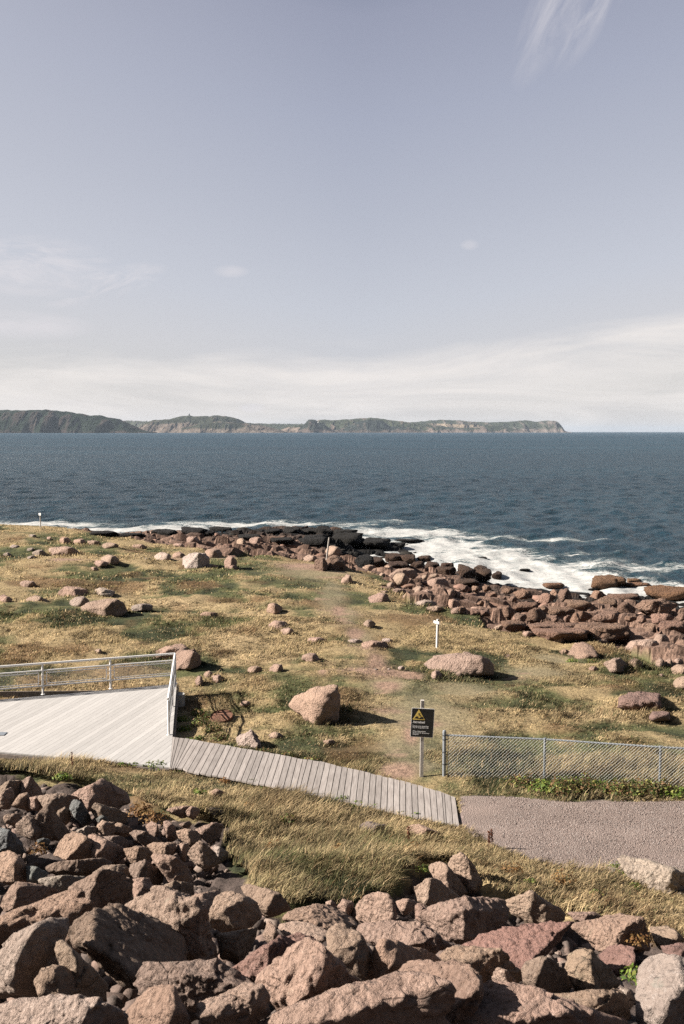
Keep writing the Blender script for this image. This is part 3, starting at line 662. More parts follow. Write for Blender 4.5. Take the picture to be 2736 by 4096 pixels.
# labels: what each stone looks like and which landmark it lies beside
MARKS = [(1690,2890,'the black warning sign'),(1776,2990,'the fence end post'),(1748,2535,'the white trail post'),(163,2085,'the far left marker post'),
         (1308,2190,'the weathered grey post'),(702,2670,'the deck railing corner'),(1836,3245,'the right end of the boardwalk'),
         (690,3060,'the corner where deck meets boardwalk'),(960,2040,'the white surf line'),(1650,2175,'the tip of the black point'),
         (2000,2300,'the tip of the rusty point'),(1940,3370,'the red-brown dock stalks')]
for R in ROCKS:
    if R['short']: MARKS.append((R['x'], R['y'], 'the ' + R['short']))
used = set(R['label'].lower() for R in ROCKS if R['label'])
def direction(dx, dy):
    a = math.degrees(math.atan2(-dy, dx)) % 360
    return ['right of', 'behind and right of', 'behind', 'behind and left of', 'left of', 'in front and left of', 'in front of', 'in front and right of'][int((a + 22.5) // 45) % 8]
for R in ROCKS:
    o = R['o']; nm = R['name']
    asp = R['w'] / R['h']
    shape = 'long' if asp > 2.4 else 'low' if asp > 1.7 else 'upright' if asp < .85 else 'blocky' if R['st'] in 'klb' else 'rounded' if R['o'].color[0] > .33 else 'angular'
    szw = 'tiny' if R['wm'] < .35 else 'small' if R['wm'] < .7 else 'medium' if R['wm'] < 1.4 else 'large' if R['wm'] < 2.8 else 'huge'
    kind = dict(boulder='boulder', sea_rock='rock in the surf', rock_ledge='rock ledge')[nm]
    if not R['label']:
        ms = sorted(MARKS, key=lambda m: math.hypot(m[0] - R['x'], (m[1] - R['y']) * 2.0))
        done = False
        for far_ in ('just ', '', 'well '):
            for m in ms[:4]:
                lab = f"{szw} {shape} {R['cw']} {kind} {far_}{direction(R['x'] - m[0], (R['y'] - m[1]) * 2)} {m[2]}"
                lab = re.sub(r'\s+', ' ', lab)
                if len(lab.split()) <= 16 and len(lab)<=150 and lab.lower() not in used:
                    done = True; break
            if done: break
        if not done:
            m = ms[0]; m2 = ms[1]
            lab = f"{szw} {R['cw']} {kind} between {m[2]} and {m2[2]}"[:110]
            q = 1
            while lab.lower() in used and q < 8:
                lab = f"{szw} {shape} {kind} between {m[2]} and {ms[q][2]}"; q += 1
        used.add(lab.lower()); R['label'] = lab
    grp = 'boulders in the foreground pile' if R['y'] > 3080 else 'boulders lying on the grassy headland' if R['st'] in 'pwgfq' and R['y'] < 3060 else 'rocks along the shore'
    tag(o, R['label'], 'rock' if nm != 'boulder' else 'boulder', grp)
# ---------------------------------------------------------------- ground
def fan(y0, y1, k, c, x_of, cols):
    ys = [y0]
    while ys[-1] < y1: ys.append(ys[-1] + c + k * abs(ys[-1]))
    ys = np.array(ys); t = np.linspace(-1, 1, cols)
    Y = np.repeat(ys[:, None], cols, 1); X = x_of(ys)[:, None] * t[None]
    i = np.arange(len(ys) - 1)[:, None] * cols + np.arange(cols - 1)[None]
    F = np.stack([i, i + 1, i + cols + 1, i + cols], -1).reshape(-1, 4)
    return X.ravel(), Y.ravel(), F
def cells(x, y, size, s):
    """blocky broken rock: every cell is one tilted block"""
    gx, gy = x / size, y / size
    ix, iy = np.floor(gx).astype(np.int64), np.floor(gy).astype(np.int64)
    best = np.full(x.shape, 9.); sec = np.full(x.shape, 9.); hh = np.zeros(x.shape)
    z0 = np.zeros_like(ix)
    for a in (-1, 0, 1):
        for b in (-1, 0, 1):
            cx_ = ix + a + .5 + .45 * _h(ix + a, iy + b, z0, s); cy_ = iy + b + .5 + .45 * _h(ix + a, iy + b, z0, s + 1)
            dx, dy = gx - cx_, gy - cy_
            d = np.maximum(np.abs(dx), np.abs(dy)) + .25 * (np.abs(dx) + np.abs(dy))
            hv = _h(ix + a, iy + b, z0, s + 2) + .7 * dx * _h(ix + a, iy + b, z0, s + 3) + .7 * dy * _h(ix + a, iy + b, z0, s + 4)
            m = d < best
            sec = np.where(m, best, np.minimum(sec, d)); hh = np.where(m, hv, hh); best = np.where(m, d, best)
    edge = np.clip((sec - best) * 3.5, 0, 1)
    return hh - (1 - edge) * .6
X, Y, F = fan(-6, 172, .0052, .05, lambda y: np.maximum(9 + .62 * y, 8) + 4, 560)
hb = H(X, Y)
jx = X + .25 * fbm(X * 1.3, Y * 1.3, s=50); jy = Y + .25 * fbm(X * 1.3, Y * 1.3, s=60)
far_j = .012 * Y
jx2 = X + (1 + far_j) * fbm(X * .35, Y * .35, s=51); jy2 = Y + (1 + far_j) * fbm(X * .35, Y * .35, s=61)
m_pile = inside(jx, jy, PILE); m_grav = inside(jx, jy, GRAVEL); m_shore = inside(jx2, jy2, SHORE)
m_deck = inside(X, Y, DECKQ); m_walk = inside(X, Y, WALKQ)
meadow = ~(m_pile | m_grav | m_shore)
def near_walk(x, y):
    # flatten the ground around the timber and the gravel
    r = np.zeros_like(x)
    for a, b, rr in [(0, 0, 0)]: pass
    return r
def flatness(x, y):
    """1 where the ground was levelled for deck, boardwalk and gravel"""
    cxs = np.concatenate([WALKQ[::6], DECKQ[1:3], GRAVEL[:6] * .5 + GRAVEL[:6] * .5])
    d = np.full(x.shape, 99.)
    for q in cxs: d = np.minimum(d, np.hypot(x - q[0], y - q[1]))
    return 1 - sstep(1.2, 3.0, d)
turf = np.clip(blob(X, Y, B_TURF) * 1.3, 0, 1)
fl = flatness(X, Y)
def meadow_h(x, y, fl, tf):
    return hummock(x, y) * (1 - .9 * fl) * (1 - .75 * tf)
hh = hb.copy()
hh = np.where(meadow, hb + meadow_h(X, Y, fl, turf) * sstep(14, 18, Y), hh)
hh = np.where(m_grav, hb + .012 * fbm(X * 3, Y * 3, s=90), hh)
sl = sstep(SEA - 1.5, SEA + 1.8, hb)
blk = .8 * cells(X * .62 + .2 * Y, Y * 1.1, 2.6, 5) + .42 * cells(X * .7 - .2 * Y, Y, 1.2, 15) + .2 * fbm(X * 1.5, Y * 1.5, s=33, o=3)
hh = np.where(m_shore, hb - .25 + .75 * blk * (.35 + .65 * sl) * .9, hh)
blkp = .22 * cells(X, Y, .8, 25) + .08 * fbm(X * 4, Y * 4, s=37, o=3)
soft = np.zeros_like(X)
for a_ in range(10): soft += inside(jx + .55 * math.cos(a_ * .628) * (1 + a_ % 2 * .6), jy + .55 * math.sin(a_ * .628) * (1 + a_ % 2 * .6), PILE) * .1
hh = np.where(soft > 0, hh * 1 + soft * (hb - .5 + blkp - hh), hh)
hh = np.where(m_deck | m_walk, np.minimum(hh, -.12), hh)
# colours of the soil and thatch
col = veg_color(X, Y) * .75
dirt = np.clip(blob(X, Y, B_DIRT) * 1.6 + .5 * fbm(X * 1.2, Y * 1.2, s=44) * (blob(X, Y, B_DIRT) > .1) + .8 * sstep(.25, .5, fbm(X * .7, Y * 1.1, s=47)) * (turf > .3), 0, 1)
col = col * (1 - dirt[:, None]) + np.array(CT['dirt'])[None] * dirt[:, None]
rockc = np.array((.20, .13, .10)); wet = np.array((.018, .017, .017))
wf = 1 - sstep(SEA + .9, SEA + 2.0, hh + .5 * fbm(X * .5, Y * .5, s=55))
tip = np.clip(blob(X, Y, zone_blobs([(1100,2135,500,34),(1400,2172,260,34),(1500,2175,200,30),(600,2135,260,18),(1350,2190,90,30)])) * 1.6, 0, 1)
wf = np.clip(np.maximum(wf, tip), 0, 1)
sc_ = rockc[None] * (1 + .25 * fbm(X * .8, Y * .8, s=66)[:, None]); sc_ = sc_ * (1 - wf[:, None]) + wet[None] * wf[:, None]
col = np.where(m_shore[:, None], sc_, col)
col = np.where(m_pile[:, None], np.array((.085, .065, .058))[None] * (1 + .3 * fbm(X * 3, Y * 3, s=67)[:, None]), col)  # bed of the pile painted dark for the shade between boulders
col = np.where(m_grav[:, None], np.array((.26, .205, .19))[None], col)
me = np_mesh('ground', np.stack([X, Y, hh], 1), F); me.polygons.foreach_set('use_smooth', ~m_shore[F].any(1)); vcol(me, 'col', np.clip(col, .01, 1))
tag(link('ground', me, M_GROUND), kind='structure')

# gravel surface sheet, a few centimetres of crushed stone
def gravel_mat():
    m, nt, b = mat('crushed_gravel')
    pos = N(nt, 'ShaderNodeNewGeometry').outputs['Position']
    vo = N(nt, 'ShaderNodeTexVoronoi', Scale=42); L(nt, pos, vo.inputs['Vector'])
    sep = N(nt, 'ShaderNodeSeparateColor'); L(nt, vo.outputs['Color'], sep.inputs[0])
    c = ramp(nt, [(0, (.06, .05, .047)), (.22, (.142, .107, .095)), (.6, (.166, .126, .111)), (.85, (.192, .153, .136)), (1, (.25, .225, .215))]); L(nt, sep.outputs[0], c.inputs[0])
    cc = mix(nt, c.outputs[0], (.164, .124, .109), math_(nt, 'MULTIPLY', ramp_(nt, noise(nt, pos, .9, 4), [(.35, .25), (.65, .85)]), 1))
    wr_ = N(nt, 'ShaderNodeVectorMath', operation='SCALE'); L(nt, cc, wr_.inputs[0]); L(nt, math_(nt, 'MULTIPLY_ADD', noise(nt, mapping(nt, pos, (.35, 1.1, 1)), 1, 4, .6, .4), .75, .64), wr_.inputs['Scale'])
    L(nt, wr_.outputs[0], b.inputs['Base Color']); b.inputs['Roughness'].default_value = .95
    bp = N(nt, 'ShaderNodeBump', Strength=1, Distance=.025); L(nt, math_(nt, 'SUBTRACT', 1, vo.outputs['Distance']), bp.inputs['Height']); L(nt, bp.outputs[0], b.inputs['Normal'])
    return m
gx, gy = np.meshgrid(np.linspace(2, 16, 220), np.linspace(16.5, 28, 200)); gsh = gx.shape; gx = gx.ravel(); gy = gy.ravel()
gj = inside(gx + .2 * fbm(gx * 1.5, gy * 1.5, s=50), gy + .2 * fbm(gx * 1.5, gy * 1.5, s=60), GRAVEL)
ii = np.arange(gsh[0] - 1)[:, None] * gsh[1] + np.arange(gsh[1] - 1)[None]
GF = np.stack([ii, ii + 1, ii + gsh[1] + 1, ii + gsh[1]], -1).reshape(-1, 4); GF = GF[gj[GF].all(1)]
usedv = np.unique(GF); remap = -np.ones(len(gx), int); remap[usedv] = np.arange(len(usedv))
GV = np.stack([gx, gy, H(gx, gy) + .03 + .012 * fbm(gx * 3, gy * 3, s=90)], 1)[usedv]
tag(link('gravel_path', np_mesh('gravel_path', GV, remap[GF]), gravel_mat()), kind='structure')

# loose stones: one object each for what nobody could count
def scatter_stones(name, P, size, cols, m, label, cat, squash=.6, n_sub=1):
    V0, F0 = ico(2 if n_sub > 1 else 1); n = len(P)
    A = rng.normal(size=(n, 9, 3)); A /= np.linalg.norm(A, axis=2)[..., None]
    q = np.clip(np.einsum('vk,njk->nvj', V0, A), 0, None) / rng.uniform(.3, .8, (n, 1, 9))
    Vs = V0[None] / np.maximum(q.max(2), .8)[..., None]
    sc = size[:, None] * rng.uniform(.7, 1.3, (n, 3)); sc[:, 2] *= squash
    Vs = Vs * sc[:, None, :]
    a = rng.uniform(0, 6.28, n); ca, sa = np.cos(a)[:, None], np.sin(a)[:, None]
    x = Vs[..., 0] * ca - Vs[..., 1] * sa; y = Vs[..., 0] * sa + Vs[..., 1] * ca
    Vs = np.stack([x, y, Vs[..., 2]], -1) + P[:, None, :]
    Fs = (F0[None] + (np.arange(n) * len(V0))[:, None, None]).reshape(-1, 3)
    me = np_mesh(name, Vs.reshape(-1, 3), Fs, smooth=False); vcol(me, 'col', np.repeat(cols, len(V0), 0))
    return tag(link(name, me, m), label, cat, kind='stuff')
M_STONE = attr_mat('loose_stone', .9, .3, 40, .01)
px_ = rng.uniform(3.5, 12, 26000); py_ = rng.uniform(18, 26, 26000)
k = inside(px_, py_, GRAVEL); px_, py_ = px_[k], py_[k]
cols = np.array([(.33,.27,.25),(.27,.21,.195),(.20,.155,.145),(.42,.37,.35),(.30,.235,.215)])[rng.integers(0, 5, len(px_))]
scatter_stones('gravel_stones', np.stack([px_, py_, H(px_, py_) + .035], 1), rng.uniform(.008, .022, len(px_)), cols, M_STONE, 'loose pinkish grey crushed stones covering the gravel path', 'gravel')
px_ = rng.uniform(-12, 12, 16000); py_ = rng.uniform(4.5, 25, 16000) 
k = inside(px_, py_, PILE) & (np.abs(px_) < .45 * py_ + 1); px_, py_ = px_[k], py_[k]
cols = np.array([(.22,.155,.13),(.15,.11,.095),(.26,.20,.17),(.12,.095,.085)])[rng.integers(0, 4, len(px_))]  # stone colours darkened to put shade into the gaps
scatter_stones('rubble', np.stack([px_, py_, H(px_, py_) - .42 + .09 * rng.uniform(-1, 1, len(px_))], 1), rng.uniform(.03, .17, len(px_)), cols, M_STONE, 'broken stones filling the gaps between the foreground boulders', 'rubble', .8, 2)
# shore rubble
nS = 1900
px_ = rng.uniform(-48, 45, nS); py_ = rng.uniform(42, 135, nS)
k = inside(px_, py_, SHORE) & (np.abs(px_) < .36 * py_ + 3); px_, py_ = px_[k], py_[k]
hz = H(px_, py_); k = hz > SEA - .3; px_, py_, hz = px_[k], py_[k], hz[k]
wetk = (hz < SEA + 1.3) | (blob(px_, py_, zone_blobs([(1100,2132,480,30),(1400,2172,220,30),(1500,2175,200,30),(1350,2190,90,25)])) > .35)
cols = np.where(wetk[:, None], np.array([(.03,.027,.024)]), np.array([(.33,.205,.16),(.27,.165,.13),(.37,.25,.20),(.22,.135,.10)])[rng.integers(0, 4, len(px_))])
szs = np.exp(rng.normal(-1.3, .45, len(px_))).clip(.10, .75)
V0, F0 = ico(2)
def shore_stones():
    n = len(px_); out = []; 
    A = rng.normal(size=(n, 9, 3)); A /= np.linalg.norm(A, axis=2)[..., None]
    dist = rng.uniform(.4, .95, (n, 9))
    q = np.clip(np.einsum('vk,njk->nvj', V0, A), 0, None) / dist[:, None, :]
    r = 1 / np.maximum(q.max(2), 1 / 1.25)
    Vs = V0[None] * r[..., None] * szs[:, None, None] * rng.uniform(.7, 1.4, (n, 1, 3)) * np.array([1.5, 1, .55])
    Vs = Vs + np.stack([px_, py_, hz - .45 + .1 * szs + .3 * rng.uniform(-.5, 1, n)], 1)[:, None]
    Fs = (F0[None] + (np.arange(n) * len(V0))[:, None, None]).reshape(-1, 3)
    me = np_mesh('shore_rubble', Vs.reshape(-1, 3), Fs, smooth=False); vcol(me, 'col', np.repeat(cols, len(V0), 0))
    tag(link('shore_rubble', me, M_STONE2), 'smaller broken reddish stones heaped among the shore rocks', 'rubble', kind='stuff')
M_STONE2 = attr_mat('shore_loose_stone', .85, .35, 5, .06)
shore_stones()

# ---------------------------------------------------------------- sea
def build_sea():
    X, Y, F = fan(60, 60000, .0042, .02, lambda y: .55 * y + 25, 440)
    Z = np.zeros_like(X)
    step = .0042 * Y + .02
    r2 = np.random.default_rng(3)
    for k in range(44):
        lam = .9 * 1.075 ** k
        th = r2.normal(-.15, .55) + (math.pi if r2.random() < .15 else 0)
        kx, ky = math.sin(th + 2.2), math.cos(th + 2.2)
        a = .0085 * lam ** .62 * (2.1 if lam < 9 else .8) * r2.uniform(.6, 1.2)
        att = np.clip(lam / (2.6 * step) - 1, 0, 1)
        ph = 2 * math.pi / lam * (kx * X + ky * Y) + r2.uniform(0, 6.28) + 1.2 * vnoise(X / (lam * 4), Y / (lam * 4), s=k)
        Z += a * att * np.sin(ph)
    hb = H(np.clip(X, -90, 90), np.clip(Y, 60, 172))
    shoal = np.where(Y < 150, np.exp(-np.clip((SEA - hb), 0, 9) / 3), 0) * sstep(-.2, .6, SEA + .8 - hb)
    sharpc = Z - .0
    Z = np.where(Z > 0, Z * (1 + .6 * np.clip(Z, 0, 1)), Z) 
    FO = [(100,2100,420,16,.8),(420,2122,220,12,1.1),(700,2112,220,12,.8),(1000,2098,420,13,.75),(1450,2095,200,15,.45),(1480,2130,160,18,.9),(1650,2130,240,22,.9),(1420,2215,110,20,1.1),(1560,2212,180,20,1.0),
          (1750,2180,220,30,1.05),(1900,2225,260,40,1.15),(2080,2275,230,55,1.3),(2250,2320,300,45,1.25),(2450,2350,300,35,1.2),(2700,2360,300,35,.9),(2300,2260,300,30,.6),
          (2600,2270,260,24,.6),(1900,2150,300,10,.55),(2250,2160,240,7,.5),(2350,2215,200,10,.4),(2560,2345,160,40,1.1),(2450,2240,160,10,.35),(1560,2085,120,8,.5)]
    foam = np.zeros_like(X)
    for sx, sy, rx, ry, v in FO:
        x0, y0, _ = at_z(sx, sy, SEA); x0 = float(x0); y0 = float(y0)
        ax = rx * y0 / FPX; ay = ry * y0 * y0 / (FPX * (CAMH - SEA))
        foam = np.maximum(foam, v * np.exp(-(((X - x0) / ax) ** 2 + ((Y - y0) / ay) ** 2)))
    edge = (1 - sstep(.0, 1.1, SEA - hb)) * (Y < 160)
    foam = np.maximum(foam, .95 * edge)
    Z = Z * (1 - .35 * np.clip(foam, 0, 1)) + .22 * np.clip(foam, 0, 1) * fbm(X * .5, Y * .35, s=8, o=4)
    me = np_mesh('sea', np.stack([X, Y, SEA + Z], 1), F)
    vfloat(me, 'foam', foam); vfloat(me, 'crest', Z)
    m, nt, b = mat('sea_water')
    pos = N(nt, 'ShaderNodeNewGeometry').outputs['Position']
    fo = N(nt, 'ShaderNodeAttribute', attribute_name='foam').outputs['Fac']
    cr = N(nt, 'ShaderNodeAttribute', attribute_name='crest').outputs['Fac']
    nA = noise(nt, mapping(nt, pos, (.22, .5, 1)), 1.0, 9, .62, 1.2)
    nB = noise(nt, mapping(nt, pos, (.9, 1.6, 1)), 1.0, 6, .65, .8)
    f = math_(nt, 'ADD', math_(nt, 'MULTIPLY', fo, 1.32), math_(nt, 'MULTIPLY', math_(nt, 'SUBTRACT', nA, .5), 1.9))
    f = math_(nt, 'ADD', f, math_(nt, 'MULTIPLY', math_(nt, 'SUBTRACT', nB, .5), .9))
    gate = ramp_(nt, fo, [(.04, 0), (.3, 1)])
    fm = math_(nt, 'MULTIPLY', ramp_(nt, f, [(.40, 0), (.84, 1)]), gate)
    # scattered whitecaps
    wc = ramp_(nt, noise(nt, mapping(nt, pos, (.05, .16, 1), (0, 0, .12)), 1.0, 7, .72, .6), [(.715, 0), (.74, 1)])
    wc = math_(nt, 'MULTIPLY', wc, ramp_(nt, noise(nt, mapping(nt, pos, (.5, 1.1, 1)), 1.0, 4, .6), [(.45, 0), (.6, 1)]))
    fm = math_(nt, 'MAXIMUM', fm, math_(nt, 'MULTIPLY', wc, .8))
    aer = ramp_(nt, math_(nt, 'ADD', fo, math_(nt, 'MULTIPLY', math_(nt, 'SUBTRACT', nA, .5), 1.0)), [(.1, 0), (.8, 1)])
    big = ramp_(nt, noise(nt, mapping(nt, pos, (.0012, .006, 1)), 1.0, 4, .55, .5), [(.38, 0), (.62, 1)])
    deep = mix(nt, (.007, .028, .045), (.011, .041, .063), big)
    deep = mix(nt, deep, (.06, .115, .12), math_(nt, 'MULTIPLY', aer, .75))
    fcol = mix(nt, (.20, .225, .23), (.37, .365, .36), ramp_(nt, math_(nt, 'ADD', math_(nt, 'MULTIPLY', nB, .5), math_(nt, 'MULTIPLY', noise(nt, mapping(nt, pos, (1.5, 3, 1)), 1, 5, .7, .6), .5)), [(.36, 0), (.56, 1)]))
    c = mix(nt, deep, fcol, fm)
    L(nt, c, b.inputs['Base Color'])
    L(nt, math_(nt, 'MULTIPLY_ADD', fm, .45, .34), b.inputs['Roughness'])
    b.inputs['IOR'].default_value = 1.33
    L(nt, math_(nt, 'MULTIPLY_ADD', fm, -.1, .27), b.inputs['Specular IOR Level'])
    w1 = noise(nt, mapping(nt, pos, (.55, 1.0, 1), (0, 0, .2)), 1.0, 8, .68, .5)
    w2 = noise(nt, mapping(nt, pos, (.06, .12, 1), (0, 0, -.15)), 1.0, 5, .6, .4)
    w3 = noise(nt, mapping(nt, pos, (1.6, 2.6, 1), (0, 0, .1)), 1.0, 5, .6, .4)
    w4 = noise(nt, mapping(nt, pos, (.42, .14, 1), (0, 0, .1)), 1.0, 7, .7, .6)
    h = math_(nt, 'ADD', math_(nt, 'ADD', math_(nt, 'MULTIPLY_ADD', w4, 1.6, math_(nt, 'MULTIPLY', w1, 1.3)), math_(nt, 'MULTIPLY', w3, .3)), math_(nt, 'MULTIPLY', w2, 1.6))
    h = math_(nt, 'ADD', h, math_(nt, 'MULTIPLY', fm, .04))
    bp = N(nt, 'ShaderNodeBump', Strength=1, Distance=1.6); L(nt, h, bp.inputs['Height']); L(nt, math_(nt, 'MULTIPLY_ADD', fm, -.8, 1), bp.inputs['Strength']); L(nt, bp.outputs[0], b.inputs['Normal'])
    tag(link('sea', me, m), kind='structure')
build_sea()

# ---------------------------------------------------------------- far headlands
M_HILL = None
def hill_mat():
    m, nt, b = mat('headland_scrub')
    at = N(nt, 'ShaderNodeAttribute', attribute_name='col').outputs['Color']
    pos = N(nt, 'ShaderNodeNewGeometry').outputs['Position']
    n = noise(nt, mapping(nt, pos, (.004, .004, .012)), 1, 8, .7)
    f = math_(nt, 'MULTIPLY_ADD', ramp_(nt, n, [(.3, 0), (.7, 1)]), .8, .6)
    v = N(nt, 'ShaderNodeVectorMath', operation='SCALE'); L(nt, at, v.inputs[0]); L(nt, f, v.inputs['Scale'])
    L(nt, v.outputs[0], b.inputs['Base Color']); b.inputs['Roughness'].default_value = 1; b.inputs['Specular IOR Level'].default_value = 0
    bp = N(nt, 'ShaderNodeBump', Strength=1, Distance=90); L(nt, n, bp.inputs['Height']); L(nt, bp.outputs[0], b.inputs['Normal'])
    return m
M_HILL = hill_mat()
def headland(D, prof, thick, green, rock, seed, field=None, rockline=.35):
    px = np.array([p[0] for p in prof], float); py = np.array([p[1] for p in prof], float)
    nx = max(80, int((px[-1] - px[0]) * .45)); nv = 46
    sx = np.linspace(px[0], px[-1], nx)
    top = at_depth(sx, np.interp(sx, px, py), D)
    xw = top[:, 0]; zt = top[:, 2] - SEA
    zt = np.maximum(zt, .1) * (1 + .025 * vnoise(xw / 60, xw * 0, s=seed)) + 1.5 * vnoise(xw / 25, xw * 0 + 3, s=seed)
    v = np.linspace(0, 1, nv)
    prof_z = np.concatenate([np.sin(np.linspace(0, 1, 34) * math.pi / 2) ** .8, np.cos(np.linspace(0, 1, nv - 33)[1:] * math.pi / 2)])
    yy = np.concatenate([-thick * (1 - np.linspace(0, 1, 34)), thick * np.linspace(0, 1, nv - 33)[1:]])
    X = np.repeat(xw[:, None], nv, 1); Yr = np.repeat(yy[None], nx, 0)
    g1 = fbm(X / 260, Yr / 500, s=seed, o=5, g=.6); g2 = fbm(X / 90, Yr / 300, s=seed + 9, o=4, g=.6)
    front = np.clip(1 - np.abs(yy) / thick, 0, 1)[None]
    mid = 4 * (prof_z * (1 - prof_z))[None]
    Z = zt[:, None] * (prof_z[None] + .30 * mid * g1 + .16 * mid * g2)
    X = X + thick * .12 * g2 * mid
    Yw = D + Yr + thick * .3 * g1 * (1 - front) ** 1 * 0 + thick * .25 * fbm(X / 150, X * 0, s=seed + 3)* (1 - prof_z[None])
    Z = np.clip(Z, -1, zt[:, None] * 1.0) + SEA - .5
    idx = np.arange(nx - 1)[:, None] * nv + np.arange(nv - 1)[None]
    F = np.stack([idx, idx + nv, idx + nv + 1, idx + 1], -1).reshape(-1, 4)
    rel = (Z - SEA) / 160.0
    rk = sstep(rockline + .12, rockline - .12, rel + .3 * g1 - .25 * g2) 
    rk = np.clip(rk + .9 * sstep(.15, .4, g2 + .4 * g1), 0, 1)
    col = np.array(green)[None, None] * (1 + .3 * g2[..., None]); col = col * (1 - rk[..., None]) + np.array(rock)[None, None] * rk[..., None]
    if field:
        sxx, syy = project(X, Yw, Z)
        x0, x1, y0, y1 = field
        fm = sstep(x0, x0 + 40, sxx) * sstep(x1, x1 - 40, sxx) * sstep(y0 - 1, y0 + 1, syy - (sxx - x0) * .03) * sstep(y1 + 2, y1 - 2, syy)
        col = col * (1 - fm[..., None]) + np.array((.30, .24, .18))[None, None] * fm[..., None]
    me = np_mesh('headland', np.stack([X, Yw, Z], -1).reshape(-1, 3), F); vcol(me, 'col', np.clip(col.reshape(-1, 3), .005, 1))
    return tag(link('hills', me, M_HILL), kind='structure')
GR = (.040, .052, .030); RK = (.11, .092, .082)
headland(12000, [(-900,1660),(-500,1640),(0,1638),(88,1641),(153,1638),(230,1642),(283,1649),(337,1656),(360,1662),(398,1661),(432,1670),(478,1677),(509,1693),(536,1708),(563,1719),(606,1729)], 500, (.026,.036,.026), (.075,.06,.055), 11, rockline=.12)
headland(17500, [(430,1690),(480,1682.5),(520,1683),(560,1684),(600,1686),(680,1690)], 500, (.09,.10,.075), RK, 12)
headland(15000, [(545,1727),(565,1715),(589,1688),(620,1680),(680,1676),(717,1667),(756,1662),(789,1665),(838,1664),(874,1661),(923,1668),(953,1676),(980,1690),(1014,1694),(1056,1703),(1092,1712),(1122,1721),(1140,1728)], 700, (.055,.06,.042), (.17,.14,.12), 13, rockline=.75)
headland(14200, [(690,1729),(720,1715),(753,1706),(789,1696),(874,1686),(935,1691),(995,1706),(1050,1728)], 400, (.055,.06,.042), (.20,.165,.14), 14, rockline=.4)
headland(18000, [(930,1700),(980,1693),(1060,1694),(1150,1696),(1230,1697),(1300,1700),(1340,1720)], 500, (.075,.085,.06), RK, 15, rockline=.2)
headland(16000, [(1115,1728),(1130,1716),(1160,1706),(1200,1702),(1225,1712),(1240,1728)], 400, GR, (.24,.19,.16), 16, rockline=.5)
headland(15500, [(1185,1729),(1200,1712),(1211,1703),(1234,1678),(1246,1677),(1261,1680),(1280,1688),(1314,1709),(1347,1729)], 500, (.035,.042,.035), (.13,.105,.095), 17, rockline=.3)
headland(17000, [(1230,1700),(1260,1688),(1275,1680),(1299,1677.5),(1330,1681),(1406,1676),(1444,1674),(1490,1670.6),(1521,1673.7),(1559,1680),(1597,1684),(1643,1690),(1690,1696),(1750,1704),(1800,1727)], 700, (.06,.07,.045), (.19,.15,.13), 18, rockline=.25)
headland(16500, [(1325,1728),(1350,1715),(1380,1710),(1420,1690),(1480,1676),(1530,1682),(1560,1706),(1600,1704),(1650,1712),(1720,1728)], 350, (.032,.04,.034), (.13,.105,.09), 22, rockline=.2)
headland(19000, [(1560,1697),(1600,1693),(1640,1690),(1700,1684),(1750,1679),(1826,1681),(1891,1687),(1964,1689),(2044,1687),(2098,1681),(2144,1687),(2190,1681),(2213,1684),(2224,1696),(2238,1715),(2252,1728)], 800, (.06,.07,.05), (.19,.16,.145), 19, field=(1700,1940,1693,1712), rockline=.35)
headland(19800, [(2180,1690),(2225,1694),(2240,1703),(2262,1729)], 300, (.08,.085,.07), (.2,.18,.165), 20)
headland(17500, [(1680,1712),(1720,1700),(1760,1701),(1810,1711),(1850,1713),(1900,1708),(1960,1701),(2000,1706),(2060,1716),(2110,1728)], 450, (.05,.06,.042), (.2,.16,.14), 21, rockline=.3)
# tower on the far hill, lighthouse, town
def far_tower():
    b = at_depth(757, 1663, 15000); r = empty('stone_tower', tuple(b)); tag(r, 'tiny square stone tower on the summit of the far hill', 'tower')
    m = MB(); m.box((0, 0, 8), (16, 16, 30)); m.box((0, 0, 25), (18, 18, 3)); m.build('wall', simple('dark_stone', (.12, .11, .11)), r)
    m = MB(); m.box((5, 0, 31), (7, 7, 10)); m.build('turret', simple('turret_stone', (.12, .11, .11)), r)
far_tower()
def lighthouse():
    b = at_depth(1273, 1690, 15350); r = empty('lighthouse', tuple(b)); tag(r, 'tiny white lighthouse on the shoulder of the dome-shaped headland', 'lighthouse')
    m = MB(); m.tube((0, 0, -4), (0, 0, 14), 6, 10, 5); m.build('tower', M_SIGNW, r)
    m = MB(); m.tube((0, 0, 14), (0, 0, 19), 3.4, 8, 1); m.build('lantern_room', M_SIGNBK, r)
lighthouse()
mt = MB()
for k in range(150):
    q = random.random()
    if q < .35: sx_, sy_, Dh = random.uniform(500, 600), random.uniform(1686, 1716), 14700
    elif q < .5: sx_, sy_, Dh = random.uniform(480, 600), random.uniform(1682.5, 1686), 17000
    else: sx_, sy_, Dh = random.uniform(985, 1290), random.uniform(1693.5, 1698), 17500
    if q < .35 and sy_ > 1690 + (600 - sx_) * .05 + 22: continue
    p = at_depth(sx_, sy_, Dh); w_ = random.uniform(6, 15)
    mt.box(tuple(p), (w_, w_, w_ * .8)); mt.add([(p[0]-w_/2,p[1]-w_/2,p[2]+w_*.4),(p[0]+w_/2,p[1]-w_/2,p[2]+w_*.4),(p[0]+w_/2,p[1]+w_/2,p[2]+w_*.4),(p[0]-w_/2,p[1]+w_/2,p[2]+w_*.4),(p[0],p[1],p[2]+w_*.75)], [(0,1,4),(1,2,4),(2,3,4),(3,0,4)])
tag(mt.build('far_town', simple('town_walls', (.6, .58, .56))), 'pale specks of a town on the slopes behind the far hills', 'town', kind='stuff')
